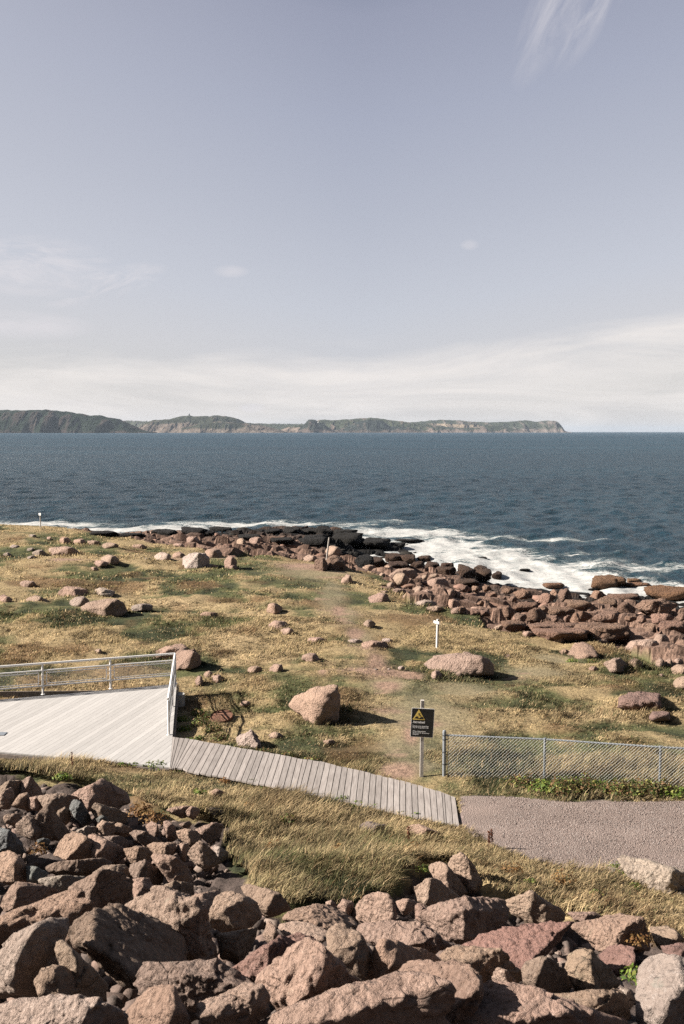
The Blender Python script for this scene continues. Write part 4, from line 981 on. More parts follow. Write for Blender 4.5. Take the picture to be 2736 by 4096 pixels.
# ---------------------------------------------------------------- timber
def wood_mat(name, a, b_, var, grain=(1, 1, 1)):
    m, nt, b = mat(name)
    at = N(nt, 'ShaderNodeAttribute', attribute_name='board').outputs['Vector']
    sx = N(nt, 'ShaderNodeSeparateXYZ'); L(nt, at, sx.inputs[0])
    cb = N(nt, 'ShaderNodeCombineXYZ')
    L(nt, math_(nt, 'MULTIPLY', sx.outputs[0], 1.1), cb.inputs[0]); L(nt, math_(nt, 'MULTIPLY', sx.outputs[1], 14), cb.inputs[1]); L(nt, math_(nt, 'MULTIPLY', sx.outputs[2], 50), cb.inputs[2])
    n = noise(nt, cb.outputs[0], 1.6, 6, .65, .3)
    n2 = noise(nt, cb.outputs[0], .5, 3, .5)
    c = mix(nt, a, b_, ramp_(nt, n, [(.35, 0), (.66, 1)]))
    f = math_(nt, 'MULTIPLY_ADD', sx.outputs[2], var, 1 - var / 2)
    v = N(nt, 'ShaderNodeVectorMath', operation='SCALE'); L(nt, c, v.inputs[0]); L(nt, f, v.inputs['Scale'])
    kn = ramp_(nt, noise(nt, cb.outputs[0], 3.3, 2, .4), [(.73, 0), (.78, .5)])
    c = mix(nt, v.outputs[0], (.16, .12, .10), kn)
    L(nt, c, b.inputs['Base Color']); b.inputs['Roughness'].default_value = .8; b.inputs['Specular IOR Level'].default_value = .25
    bp = N(nt, 'ShaderNodeBump', Strength=.5, Distance=.006); L(nt, n, bp.inputs['Height']); L(nt, bp.outputs[0], b.inputs['Normal'])
    return m
M_DECK = wood_mat('bleached_deck_boards', (.272, .262, .258), (.318, .308, .303), .20)
M_WALK = wood_mat('grey_boardwalk_planks', (.165, .146, .138), (.26, .235, .223), .32)
M_BEAM = simple('dark_timber_beam', (.16, .13, .115), .9, 0, .3, 9)  # beams darker than the boards above

class Boards(MB):
    """each board keeps its own grain direction in a mesh attribute"""
    def __init__(s): super().__init__(); s.a = []
    def board(s, quad, z0, z1, d, rnd, warp=0):
        q = np.array(quad); c = q.mean(0); d = np.array(d) / np.linalg.norm(d); p = np.array([-d[1], d[0]])
        s.prism([tuple(v) for v in q], z0, z1 + warp)
        for _ in range(2):
            for v in q: s.a.append(((v - c) @ d + rnd * 9, (v - c) @ p, rnd))
    def finish(s, name, m, parent):
        o = s.build(name, m, parent); a = o.data.attributes.new('board', 'FLOAT_VECTOR', 'POINT')
        a.data.foreach_set('vector', np.array(s.a, np.float32).ravel()); return o
def clip_strip(poly, p0, n, w0, w1):
    """part of a convex polygon between two parallel lines"""
    def cut(P, f):
        out = []
        for i in range(len(P)):
            a, b = P[i], P[(i + 1) % len(P)]; fa, fb = f(a), f(b)
            if fa >= 0: out.append(a)
            if (fa >= 0) != (fb >= 0):
                t = fa / (fa - fb); out.append(a + (b - a) * t)
        return out
    P = [np.array(v, float) for v in poly]
    P = cut(P, lambda v: (v - p0) @ n - w0)
    if P: P = cut(P, lambda v: w1 - (v - p0) @ n)
    return P
deck = empty('viewing_deck', (float(DECKQ[1][0]), float(DECKQ[1][1]), 0)); dorg = np.array(deck.location)
tag(deck, 'wide bleached wooden viewing deck with diagonal boards on the left', 'deck')
cornerR = DECKQ[1]; cornerF = DECKQ[2]
poly = [np.array(at_z(-600, 2852, 0)[:2], float), cornerR, cornerF, np.array(at_z(-600, 2953, 0)[:2], float)]
# far left end is cut off out of sight
a0 = np.array(at_z(224, 2983, 0)[:2], float); a1 = np.array(at_z(582, 2771, 0)[:2], float); dd_ = (a1 - a0) / np.linalg.norm(a1 - a0); nn_ = np.array([dd_[1], -dd_[0]])
B = Boards(); w = .185; rr = random.Random(4)
k0 = -90
for k in range(k0, 80):
    P = clip_strip(poly, cornerF, nn_, k * w + .003, k * w + w - .003)
    if len(P) >= 3: B.board(P, -.045, 0, dd_, rr.random())
for i in range(len(B.v)): B.v[i] = B.v[i] - dorg
B.finish('decking', M_DECK, deck)
m = MB()
def rim(m, a, b, z0, z1, th, off=0):
    a = np.array(a, float); b = np.array(b, float); d = (b - a) / np.linalg.norm(b - a); n = np.array([d[1], -d[0]])
    m.prism([tuple(a + n * off), tuple(b + n * off), tuple(b + n * (off + th)), tuple(a + n * (off + th))], z0, z1)
rim(m, poly[1], poly[2], -.30, -.048, -.05, -.02); rim(m, poly[2], poly[3], -.30, -.048, -.05, -.02); rim(m, poly[0], poly[1], -.30, -.048, -.05, -.02)
for t in np.linspace(.08, .95, 7):
    a = poly[1] * (1 - t) + poly[2] * t; rim(m, a + np.array([-.1, 0]), a + np.array([-16, -.5]), -.28, -.05, .05)
m.v = [v - dorg for v in m.v]; m.build('joist_frame', M_BEAM, deck)
for sx_, sy_, z_ in [(716, 2770, -.12)]:
    p = at_z(sx_, sy_, z_); m = MB(); m.tube((float(p[0]) - .05, float(p[1]) - .1, -.9), (float(p[0]) - .05, float(p[1]) - .1, -.14), .26, 20); m.v = [v - dorg for v in m.v]
    o = m.build('footing', M_CONC, deck, smooth=True)
m = MB(); p = at_z(2, 2937, 0); m.box((float(p[0]) - .1, float(p[1]), .012), (.5, .3, .02)); m.v = [v - dorg for v in m.v]; m.build('metal_plate', M_GALV, deck)

walk = empty('boardwalk', (float(WALKQ[20][0]), float(WALKQ[20][1]), 0)); worg = np.array(walk.location)
tag(walk, 'narrow grey plank boardwalk fanning out from the deck towards the gravel', 'boardwalk')
B = Boards(); rr = random.Random(9)
S0 = [np.array([float(v) for v in at_z(*s[0], 0)[:2]]) for s in SEAMS]; S1 = [np.array([float(v) for v in at_z(*s[1], 0)[:2]]) for s in SEAMS]
for k in range(len(SEAMS) - 1):
    a, b, c, d = S0[k], S0[k + 1], S1[k + 1], S1[k]
    u = (c - d) / np.linalg.norm(c - d) if np.linalg.norm(c - d) > .01 else (b - a) / np.linalg.norm(b - a)
    ut = (b - a) / np.linalg.norm(b - a)
    gt = min(.010, np.linalg.norm(b - a) * .1); gb = min(.010, np.linalg.norm(c - d) * .12)
    e0, e1 = rr.uniform(-.025, .025), rr.uniform(-.025, .025)
    ax = (a - d) / np.linalg.norm(a - d)
    q = [a + ut * gt + ax * e0, b - ut * gt + ax * e0, c - u * gb - ax * e1, d + u * gb - ax * e1]
    B.board(q, -.04, rr.uniform(-.004, .006), (a + b) / 2 - (c + d) / 2, rr.random())
for i in range(len(B.v)): B.v[i] = B.v[i] - worg
B.finish('walking_surface', M_WALK, walk)
for f in (.07, .5, .93):
    m = MB()
    for k in range(len(SEAMS) - 1):
        a = S0[k] * (1 - f) + S1[k] * f; b = S0[k + 1] * (1 - f) + S1[k + 1] * f
        if np.linalg.norm(b - a) > .02: rim(m, a, b, -.17, -.044, .05)
    m.v = [v - worg for v in m.v]; m.build('stringer', M_BEAM, walk)

# ---------------------------------------------------------------- railings
def V3(sx, sy, z=0): return Vector([float(v) for v in at_z(sx, sy, z)])
def railing(posts, label):
    r = empty('railing', tuple(posts[0])); tag(r, label, 'railing', 'metal railings on the deck'); o = np.array(posts[0])
    top = 1.07
    for k, p in enumerate(posts):
        m = MB(); m.tube(p, p + Vector((0, 0, top - .03)), .034, 10); pb = m.build('post', M_RAIL, r, o, True)
        m = MB(); m.tube(p, p + Vector((0, 0, .012)), .07, 14); m.build('base_plate', M_RAIL, pb, o)
    a, b = posts[0], posts[-1]
    for z, nm, rad in ((top, 'top_rail', .037), (.83, 'middle_rail', .026), (.30, 'bottom_rail', .026)):
        m = MB(); m.tube(a + Vector((0, 0, z)), b + Vector((0, 0, z)), rad, 10); m.build(nm, M_RAIL, r, o, True)
    for p, q in zip(posts, posts[1:]):
        d = (q - p); ln = d.length; d = d / ln
        s0, s1, z0, z1 = .13, ln - .13, .38, .75
        pt = lambda s, z: p + d * s + Vector((0, 0, z))
        m = MB()
        for u, v in (((s0, z0), (s1, z0)), ((s0, z1), (s1, z1)), ((s0, z0), (s0, z1)), ((s1, z0), (s1, z1))):
            m.tube(pt(*u), pt(*v), .016, 6)
        n = 4
        for k in range(n):
            s = s0 + .02 + (s1 - s0 - .04) * k / (n - 1)
            m.tube(pt(s, z1), pt(s, .83), .010, 6); m.tube(pt(s, .30), pt(s, z0), .010, 6)
        for s, e in ((0, s0), (s1, ln)):
            m.tube(pt(s, .5), pt(e, .5), .009, 6); m.tube(pt(s, .64), pt(e, .64), .009, 6)
        fr = m.build('panel_frame', M_RAIL, r, o, True)
        m = MB(); st = .05
        for s in np.arange(s0 + st, s1 - .01, st): m.tube(pt(s, z0), pt(s, z1), .0042, 3, cap=False)
        for z in np.arange(z0 + st, z1 - .01, st): m.tube(pt(s0, z), pt(s1, z), .0042, 3, cap=False)
        m.build('wire_mesh', M_WIRE, fr, o)
c0 = V3(702, 2733); p1 = V3(440, 2756); p2 = V3(172, 2778); dd1 = (p2 - c0) / 2
railing([c0, c0 + dd1, c0 + dd1 * 2, c0 + dd1 * 3, c0 + dd1 * 4], 'long pale metal railing with wire mesh panels along the back of the deck')
c1 = V3(675, 2939); off = (c1 - c0).normalized()
railing([c0 + off * .09, c0 + off * ((c1 - c0).length / 2), c1], 'short pale metal railing running down the right side of the deck')

# ---------------------------------------------------------------- chain link fence
def fence():
    gz = lambda p: Vector((p[0], p[1], float(H(np.array([p[0]]), np.array([p[1]]))[0])))
    P0 = gz(V3(1776, 3104)); P1 = gz(V3(2177, 3122)); P2 = gz(V3(2638, 3158)); d = (P2 - P0); d.z = 0; u = d.normalized()
    P3 = P2 + u * (P2 - P1).length
    r = empty('chain_link_fence', tuple(P0)); o = np.array(P0); tag(r, 'low grey chain link fence running right beside the gravel path', 'fence')
    m = MB(); m.tube(P0 - Vector((0, 0, .2)), P0 + Vector((0, 0, 1.16)), .044, 16); ep = m.build('end_post', M_GALV, r, o, True)
    m = MB(); m.tube(P0 + Vector((0, 0, 1.13)), P0 + Vector((0, 0, 1.19)), .05, 16, .044); m.tube(P0 + Vector((0, 0, 1.19)), P0 + Vector((0, 0, 1.21)), .044, 16, .02); m.build('cap', M_GALV, ep, o, True)
    m = MB()
    for z in (.3, .62, .95, 1.06): m.tube(P0 + Vector((0, 0, z)), P0 + Vector((0, 0, z + .025)), .051, 14); m.box(tuple(P0 + u * .07 + Vector((0, 0, z + .012))), (.05, .012, .02))
    m.tube(P0 + u * .105 + Vector((0, 0, -.02)), P0 + u * .105 + Vector((0, 0, 1.06)), .009, 6); m.build('tension_bar', M_DARKMET, ep, o)
    for p in (P1, P2, P3):
        m = MB(); m.tube(p - Vector((0, 0, .2)), p + Vector((0, 0, 1.05)), .032, 12); lp = m.build('line_post', M_GALV, r, o, True)
        m = MB(); m.tube(p + Vector((0, 0, 1.04)), p + Vector((0, 0, 1.11)), .036, 12, .03); m.build('cap', M_GALV, lp, o, True)
    m = MB(); hz = Vector((0, 0, 1.075))
    m.tube(P0 + u * .03 + hz, P1 + hz, .024, 10); m.tube(P1 + hz, P2 + hz, .024, 10); m.tube(P2 + hz, P3 + hz, .024, 10); m.build('top_rail', M_GALV, r, o, True)
    # woven wire, hung on the path side of the rail
    m = MB(); nrm = Vector((u.y, -u.x, 0)) * .034; Lf = (P3 - P0).length; pit = .085; hgt = 1.10; z0 = .0
    def gp(s, z):
        f = s / Lf; zz = P0.z * (1 - f) + P3.z * f; return Vector((P0.x, P0.y, 0)) + u * s + Vector((0, 0, zz + z))
    rows = int(round(hgt / (pit / 1)))
    for sgn in (1, -1):
        s = -hgt if sgn > 0 else .105
        while s < Lf + (hgt if sgn < 0 else 0):
            a0_, a1_ = s, s + sgn * hgt
            t0, t1 = 0., 1.
            lo, hi = .105, Lf
            if sgn > 0: t0 = max(0, (lo - a0_) / hgt); t1 = min(1, (hi - a0_) / hgt)
            else: t0 = max(0, (a0_ - hi) / hgt); t1 = min(1, (a0_ - lo) / hgt)
            if t1 - t0 > .02: m.tube(gp(a0_ + sgn * hgt * t0, z0 + hgt * t0) + nrm + nrm * (.10 * sgn), gp(a0_ + sgn * hgt * t1, z0 + hgt * t1) + nrm + nrm * (.10 * sgn), .0028, 3, cap=False)
            s += pit
    s = .105
    while s < Lf:
        m.tube(gp(s, hgt) + nrm, gp(s + pit / 2, hgt + .03) + nrm, .0028, 3, cap=False); m.tube(gp(s + pit / 2, hgt + .03) + nrm, gp(s + pit, hgt) + nrm, .0028, 3, cap=False); s += pit
    m.build('wire_mesh', M_WIRE, r, o)
    return P0, P1, P2, u
FP0, FP1, FP2, FU = fence()

# ---------------------------------------------------------------- signs
def text_mesh(txt, size, bold=.0):
    cu = bpy.data.curves.new('t', 'FONT'); cu.body = txt; cu.size = size; cu.offset = bold; cu.extrude = .0006
    o = bpy.data.objects.new('t', cu); C.objects.link(o)
    bpy.context.view_layer.update()
    me = bpy.data.meshes.new_from_object(o.evaluated_get(bpy.context.evaluated_depsgraph_get()))
    bpy.data.objects.remove(o); bpy.data.curves.remove(cu)
    return me
def plate(w, h, r, y0, y1, n=5):
    out = []
    for cx_, cy_, a in ((w/2-r, h/2-r, 0), (-w/2+r, h/2-r, 90), (-w/2+r, -h/2+r, 180), (w/2-r, -h/2+r, 270)):
        for k in range(n + 1):
            t = math.radians(a + 90 * k / n); out.append((cx_ + r * math.cos(t), cy_ + r * math.sin(t)))
    V = [(a, y0, b) for a, b in out] + [(a, y1, b) for a, b in out]; q = len(out)
    F = [tuple(range(q)), tuple(range(2 * q - 1, q - 1, -1))] + [(i, q + i, q + (i + 1) % q, (i + 1) % q) for i in range(q)]
    return V, F
def shape(pts, y, th=.0012):
    n = len(pts); V = [(a, y, b) for a, b in pts] + [(a, y + th, b) for a, b in pts]
    return V, [tuple(range(n)), tuple(range(2 * n - 1, n - 1, -1))] + [(i, n + i, n + (i + 1) % n, (i + 1) % n) for i in range(n)]
def warning_sign():
    b = ground(1686, 3105); b = Vector((b[0], b[1], float(H(np.array([b[0]]), np.array([b[1]]))[0])))
    s = b.y / FPX
    r = empty('warning_sign', tuple(b)); tag(r, 'black warning sign with yellow triangle on a wooden post by the fence end', 'sign')
    hp = 300 * s * 1.06
    m = MB(); m.box((.006, 0, hp / 2 - .1), (.088, .088, hp + .2), Matrix.Rotation(math.radians(.3), 3, 'Y')); post = m.build('post', M_POST, r)
    m = MB(); m.box((.012, -.0462, hp - .09), (.008, .003, .17)); m.build('crack', M_SIGNBK, post)
    pw, ph = 93.5 * s, 117 * s * 1.03
    # lettering needs an upright frame: panel turned slightly
    R = Matrix.Rotation(math.radians(3.0), 4, 'Y') @ Matrix.Rotation(0, 4, 'Z')
    cz = (3107 - 2890) * s * 1.04
    pb = bpy.data.objects.new('panel', None)
    V, F = plate(pw, ph, .025, -.052, -.046)
    me = bpy.data.meshes.new('panel'); me.from_pydata(V, [], F); pan = link('panel', me, M_SIGNW, r, (.01, 0, cz)); pan.rotation_euler = (0, math.radians(3.0), 0)
    def sub(name, V, F, m_):
        me = bpy.data.meshes.new(name); me.from_pydata(V, [], F); return link(name, me, m_, pan)
    V, F = plate(pw - .022, ph - .022, .018, -.0545, -.0515); sub('face', V, F, M_SIGNBK)
    # layout read off the sign: panel spans 600 x 762 units
    ux = lambda px: (px - 587) / 6.52 * s; uz = lambda py: -(py - 716) / 6.52 * s * 1.03
    # remove the tilt of the survey
    def T(px, py):
        a, c = px - 587, py - 716; t = math.radians(3.0)
        return ((a * math.cos(t) + c * math.sin(t)) / 6.52 * s, -(c * math.cos(t) - a * math.sin(t)) / 6.52 * s * 1.03)
    sub('warning_triangle', *shape([T(492, 358), T(322, 628), T(655, 640)], -.0562), M_SIGNY)
    pic = MB()
    wave = [(368,592),(385,580),(400,562),(425,545),(455,540),(482,545),(468,552),(462,568),(475,585),(495,592),(515,583),(540,568),(560,560),(590,552),(605,580),(622,618),(560,616),(500,610),(430,600)]
    pic.add(*shape([T(a, b_) for a, b_ in wave], -.0575))
    def limb(a, b_, w_):
        a = np.array(T(*a)); b_ = np.array(T(*b_)); d = (b_ - a) / np.linalg.norm(b_ - a); n = np.array([-d[1], d[0]]) * w_ / 6.52 * s / 2
        pic.add(*shape([a + n, b_ + n, b_ - n, a - n], -.0576))
    for a, b_, w_ in [((493,480),(528,528),18),((488,478),(512,450),6),((512,450),(508,470),6),((495,488),(480,505),6),((480,505),(492,520),6),((525,522),(552,518),9),((552,518),(548,545),7),((524,526),(535,560),8)]: limb(a, b_, w_)
    pic.add(*shape([T(484 + 9 * math.cos(t), 470 + 9 * math.sin(t)) for t in np.linspace(0, 6.28, 12)[:-1]], -.0577))
    pic.build('pictogram', M_SIGNBK, pan)
    for txt, x, y, x2, bold in [('Attention!', 328, 712, 652, .0022), ('Dangerous coastline', 328, 808, 750, .001), ('Stay on designated trails.', 328, 846, 756, .0008),
                          ('C\u00f4te dangereuse', 328, 944, 675, .001), ('Demeurez sur les sentiers', 328, 984, 770, .0008), ('d\u00e9sign\u00e9s.', 328, 1022, 490, .0008)]:
        me = text_mesh(txt, .05, bold); v = np.zeros(len(me.vertices) * 3); me.vertices.foreach_get('co', v); v = v.reshape(-1, 3)
        wd = v[:, 0].max() - v[:, 0].min(); a = T(x, y); b_ = T(x2, y); k = (b_[0] - a[0]) / wd
        nv = np.stack([(v[:, 0] - v[:, 0].min()) * k + a[0], -.0565 - v[:, 2] * .5, v[:, 1] * k * 1.08 + a[1]], 1)
        me.vertices.foreach_set('co', nv.ravel()); me.update(); link('lettering', me, M_SIGNW, pan)
    sub('scratch', *shape([T(690, 583), T(760, 650), T(860, 688), T(859, 694), T(757, 656), T(688, 587)], -.0560), simple('scuffed_paint', (.10, .10, .10)))
    for y_ in (365, 1066):
        a = T(586, y_); m = MB(); m.tube((a[0], -.054, a[1]), (a[0], -.062, a[1]), .010, 8); m.build('bolt', M_RUST, pan)
warning_sign()
def trail_post():
    b = ground(1746, 2597); s = b[1] / FPX
    r = empty('trail_post', tuple(b)); tag(r, 'white square trail post with a small angled sign board in the meadow', 'post', 'posts marking the trail')
    h = 121 * s * 1.02; rt = Matrix.Rotation(math.radians(38), 3, 'Z')
    m = MB(); m.box((.03, 0, h / 2 - .05), (.082, .082, h + .1), Matrix.Rotation(math.radians(1.2), 3, 'Y') @ rt); m.build('pole', M_WHITEW, r)
    w_, hh_ = .34, .125
    R3 = Matrix.Rotation(math.radians(-56), 3, 'Z')
    def P(lst): return [tuple(R3 @ Vector(v) + Vector((.045, -.03, h - .12))) for v in lst]
    V, F = plate(w_, hh_, .02, -.085, -.078); m = MB(); m.add(P(V), F); pn = m.build('sign_board', M_SIGNW, r)
    m = MB()
    for z in (.052, -.052): m.add(P([(a, -.0865, z + b_) for a, b_ in ((-.26, -.008), (.26, -.008), (.26, .008), (-.26, .008))]), [(0, 1, 2, 3)])
    for x0_, x1_ in ((-.25, -.07), (.07, .25)):
        m.add(P([(a, -.0865, b_) for a, b_ in ((x0_, -.006), (x1_, -.006), (x1_, .004), (x0_, .004))]), [(0, 1, 2, 3)])
    m.build('lettering', simple('faded_ink', (.12, .12, .13)), pn)
    m = MB(); m.add(P([(-.05, -.0875, -.035), (.05, -.0875, -.035), (0, -.0875, .045)]), [(0, 1, 2)]); m.build('warning_triangle', M_SIGNY, pn)
trail_post()
def left_post():
    b = ground(162.4, 2115.7); s = b[1] / FPX
    r = empty('trail_post', tuple(b)); tag(r, 'thin distant marker post with a white square plate on the far left skyline', 'post', 'posts marking the trail')
    h = 66 * s; m = MB(); m.box((0, 0, h / 2 - .1), (.075, .075, h + .1), Matrix.Rotation(math.radians(35), 3, 'Z')); m.build('pole', M_GREYPOST, r)
    V, F = plate(.22, .2, .01, -.075, -.068); m = MB(); R3 = Matrix.Rotation(math.radians(-20), 3, 'Z'); m.add([tuple(R3 @ Vector(v) + Vector((0, 0, h - .14))) for v in V], F); pn = m.build('sign_board', M_SIGNW, r)
    m = MB(); m.add([tuple(R3 @ Vector((a, -.077, c)) + Vector((0, 0, h - .14))) for a, c in ((-.08, -.01), (.08, -.01), (.08, .012), (-.08, .012))], [(0, 1, 2, 3)]); m.build('lettering', simple('faded_print', (.3, .26, .22)), pn)
left_post()
def old_post():
    b = ground(1303, 2263); s = b[1] / FPX
    r = empty('old_post', tuple(b)); tag(r, 'leaning weathered grey post with a splintered top wedged between two shore boulders', 'post', 'posts marking the trail')
    top = Vector((10.5 * s * 1.3, 0, 113 * s)); m = MB(); m.tube((0, 0, -.1), tuple(top), .062, 7, .055); m.build('pole', M_GREYPOST, r)
    m = MB(); m.tube(tuple(top * .94 + Vector((-.01, 0, 0))), tuple(top * 1.03 + Vector((-.03, 0, 0))), .045, 5, .012); m.tube(tuple(top * .95 + Vector((.03, 0, 0))), tuple(top * 1.01 + Vector((.04, 0, 0))), .03, 5, .01); m.build('splintered_tip', M_GREYPOST, r)
old_post()
def rusty_cap():
    b = ground(885, 2893); m = MB()
    r_ = .36; n = 28; ring = []
    m.tube((0, 0, -.12), (0, 0, 0), r_, n); 
    # domed lid of a buried drum, tilted up out of the turf
    V = [(0, 0, .02)] + [(.96 * r_ * math.cos(t), .96 * r_ * math.sin(t), .002) for t in np.linspace(0, 2 * math.pi, n + 1)[:-1]]
    m.add(V, [(0, 1 + k, 1 + (k + 1) % n) for k in range(n)]); m.tube((0, 0, -.02), (0, 0, .035), r_ * 1.03, n, r_ * 1.0, cap=False)
    m.tube((-.12, .25, 0), (-.12, .25, .05), .03, 8)
    o = m.build('rusty_lid', M_RUST, None); o.location = (b[0], b[1] + .1, float(b[2]) + .2); o.rotation_euler = (math.radians(16), math.radians(-3), 0)
    tag(o, 'rusty brown round iron lid half buried in the grass right of the deck', 'iron lid')
rusty_cap()

# ---------------------------------------------------------------- grass
def blades(name, x, y, z, hgt, wid, lean, cols, label, cat='grass', m=None):
    n = len(x)
    a = rng.uniform(0, math.pi, n); dx, dy = np.cos(a) * wid / 2, np.sin(a) * wid / 2
    lx = lean[:, 0] * hgt; ly = lean[:, 1] * hgt
    nz = np.sqrt(np.clip(1 - .55 * (lean ** 2).sum(1), .15, 1)) * hgt
    P = np.zeros((n, 5, 3))
    P[:, 0] = np.stack([x - dx, y - dy, z], 1); P[:, 1] = np.stack([x + dx, y + dy, z], 1)
    P[:, 2] = np.stack([x + .3 * lx + dx * .8, y + .3 * ly + dy * .8, z + .6 * nz], 1)
    P[:, 3] = np.stack([x + .3 * lx - dx * .8, y + .3 * ly - dy * .8, z + .6 * nz], 1)
    P[:, 4] = np.stack([x + lx, y + ly, z + nz], 1)
    b = (np.arange(n) * 5)[:, None]
    loops = (b + np.array([0, 1, 2, 3, 3, 2, 4])[None]).ravel()
    starts = ((np.arange(n) * 7)[:, None] + np.array([0, 4])[None]).ravel()
    me = np_mesh(name, P.reshape(-1, 3), loops=loops, starts=starts, smooth=True)
    vcol(me, 'col', np.repeat(cols, 5, 0))
    e = .15; gxn = (hummock(x + e, y) - hummock(x - e, y)) / (2 * e); gyn = (hummock(x, y + e) - hummock(x, y - e)) / (2 * e)
    nv = np.stack([-1.7 * gxn + rng.normal(0, .30, n) - .1, -1.7 * gyn + rng.normal(0, .22, n), np.ones(n)], 1); nv /= np.linalg.norm(nv, axis=1)[:, None]
    an = me.attributes.new('gn', 'FLOAT_VECTOR', 'POINT'); an.data.foreach_set('vector', np.repeat(nv, 5, 0).astype(np.float32).ravel())
    return tag(link(name, me, m or M_GRASS), label, cat, kind='stuff')

def surf(x, y):
    tf = np.clip(blob(x, y, B_TURF) * 1.3, 0, 1)
    return H(x, y) + meadow_h(x, y, flatness(x, y), tf) * sstep(14, 18, y), tf
ROCKMASK = []
FEET = [(float(q['o'].location.x), float(q['o'].location.y), min(q['wm'] * .5, 1.6)) for q in ROCKS if q['y'] < 3450 and q['st'] not in 'desz']
def grass_band(name, label, y0, y1, ntuft, per, spread, h0, h1, w0, w1, half):
    ty = np.sqrt(rng.uniform(y0 ** 2, y1 ** 2, ntuft)); tx = rng.uniform(-1, 1, ntuft) * (half(ty))
    x = np.repeat(tx, per) + rng.normal(0, 1, ntuft * per) * spread; y = np.repeat(ty, per) + rng.normal(0, 1, ntuft * per) * spread
    th = np.repeat(rng.uniform(.7, 1.25, ntuft), per)
    tc = np.repeat(np.where(rng.random(ntuft) < .12, .5, rng.normal(1, .17, ntuft)).clip(.4, 1.5), per)  # some tufts darkened to paint in small shadows among the grass
    jx = x + .25 * fbm(x * 1.3, y * 1.3, s=50); jy = y + .25 * fbm(x * 1.3, y * 1.3, s=60); fj = .012 * y
    j2x = x + (1 + fj) * fbm(x * .35, y * .35, s=51); j2y = y + (1 + fj) * fbm(x * .35, y * .35, s=61)
    ok = ~(inside(jx, jy, PILE) | inside(jx, jy, GRAVEL) | inside(j2x, j2y, SHORE) | inside(x, y, DECKQ) | inside(x, y, WALKQ))
    dirt = blob(x, y, B_DIRT)
    ok &= rng.random(len(x)) > np.clip(dirt * 1.7, 0, .96)
    x, y, th, tc = x[ok], y[ok], th[ok], tc[ok]
    z, tf = surf(x, y)
    g = fbm(x * .5, y * .4, s=101, o=3)
    lush = np.clip(.55 + .9 * g + .35 * blob(x, y, B_TAN) , .12, 1.3)
    hgt = (h0 + (h1 - h0) * rng.random(len(x))) * lush * th * (1 - .8 * tf)
    # taller growth sheltered round the feet of the boulders
    for bx_, by_, br_ in FEET:
        if by_ < y0 - 1 or by_ > y1 + 1: continue
        dd0 = np.hypot(x - bx_, y - by_); hgt = np.where(dd0 < br_ * 1.25 + .15, hgt * (1.5 if y0 > 20 else 1.25) + .03, hgt)
    fl_ = flatness(x, y); hgt *= (1 - .25 * fl_)
    col = veg_color(x, y)
    greeny = col[:, 1] > col[:, 0]
    hgt = np.where(greeny, hgt * .85, hgt)
    col = col * (tc * rng.uniform(.75, 1.28, len(x)))[:, None]
    odd = rng.random(len(x))
    if y0 < 20:
        st_ = np.clip(.55 - 1.7 * blob(x, y, B_GREEN) + 1.1 * fbm(x * .8, y * .8, s=120, o=2), 0, .85)[:, None]
        col = col * (1 - st_) + np.array((.47, .365, .21))[None] * st_ * (tc * rng.uniform(.7, 1.25, len(x)))[:, None]
    col = np.where((odd < .10)[:, None], np.array(CT['gold'])[None] * 1.08, col); col = np.where((odd > .92)[:, None], np.array(CT['brown'])[None], col); col = np.where(((odd > .84) & (odd < .92))[:, None], np.array(CT['green'])[None], col)
    wind = np.array([.62, -.12]); ln = wind[None] * (.6 + .7 * rng.random((len(x), 1))) + rng.normal(0, .28, (len(x), 2))
    ln = ln * np.where(greeny, .7, 1.)[:, None]
    wid = w0 + (w1 - w0) * rng.random(len(x))
    blades(name, x, y, z - .02, hgt, wid, ln, np.clip(col, .01, .9), label)
grass_band('grass', 'long tan wind-blown grass on the near bank around the boardwalk', 14.5, 27.5, 30000, 11, .06, .15, .52, .008, .016, lambda y: .37 * y + .5)
grass_band('grass', 'tan and green tussock grass of the middle meadow', 27, 48, 36000, 9, .10, .08, .21, .012, .026, lambda y: .37 * y + .5)
grass_band('grass', 'short pale grass of the distant headland', 47, 98, 34000, 6, .18, .09, .20, .03, .055, lambda y: .37 * y + .5)

# ---------------------------------------------------------------- leafy weeds
def leaves_mesh(n, rx, ry, h, size, cols, rs):
    P = []
    u = rs.normal(size=(n, 3)); u /= np.linalg.norm(u, axis=1)[:, None]; rad = rs.random(n) ** .5
    c = u * rad[:, None] * np.array([rx, ry, h]); c[:, 2] = np.abs(c[:, 2])
    nrm = u + rs.normal(0, .6, (n, 3)); nrm[:, 2] = np.abs(nrm[:, 2]) + .3; nrm /= np.linalg.norm(nrm, axis=1)[:, None]
    t = np.cross(nrm, rs.normal(size=(n, 3))); t /= np.linalg.norm(t, axis=1)[:, None]; b = np.cross(nrm, t)
    sz = size * rs.uniform(.6, 1.3, n)[:, None]
    q = np.stack([c - t * sz, c + b * sz * .5, c + t * sz, c - b * sz * .5], 1)
    return q.reshape(-1, 3), np.arange(n * 4).reshape(-1, 4), np.repeat(cols[rs.integers(0, len(cols), n)], 4, 0)
LG = np.array([(.13,.20,.035),(.20,.26,.05),(.09,.15,.035),(.28,.30,.08)]); LB = np.array([(.09,.13,.035),(.16,.20,.05),(.20,.12,.06),(.26,.16,.08),(.07,.09,.03),(.33,.32,.10)]); LR = np.array([(.17,.055,.03),(.24,.09,.045),(.12,.04,.025)])
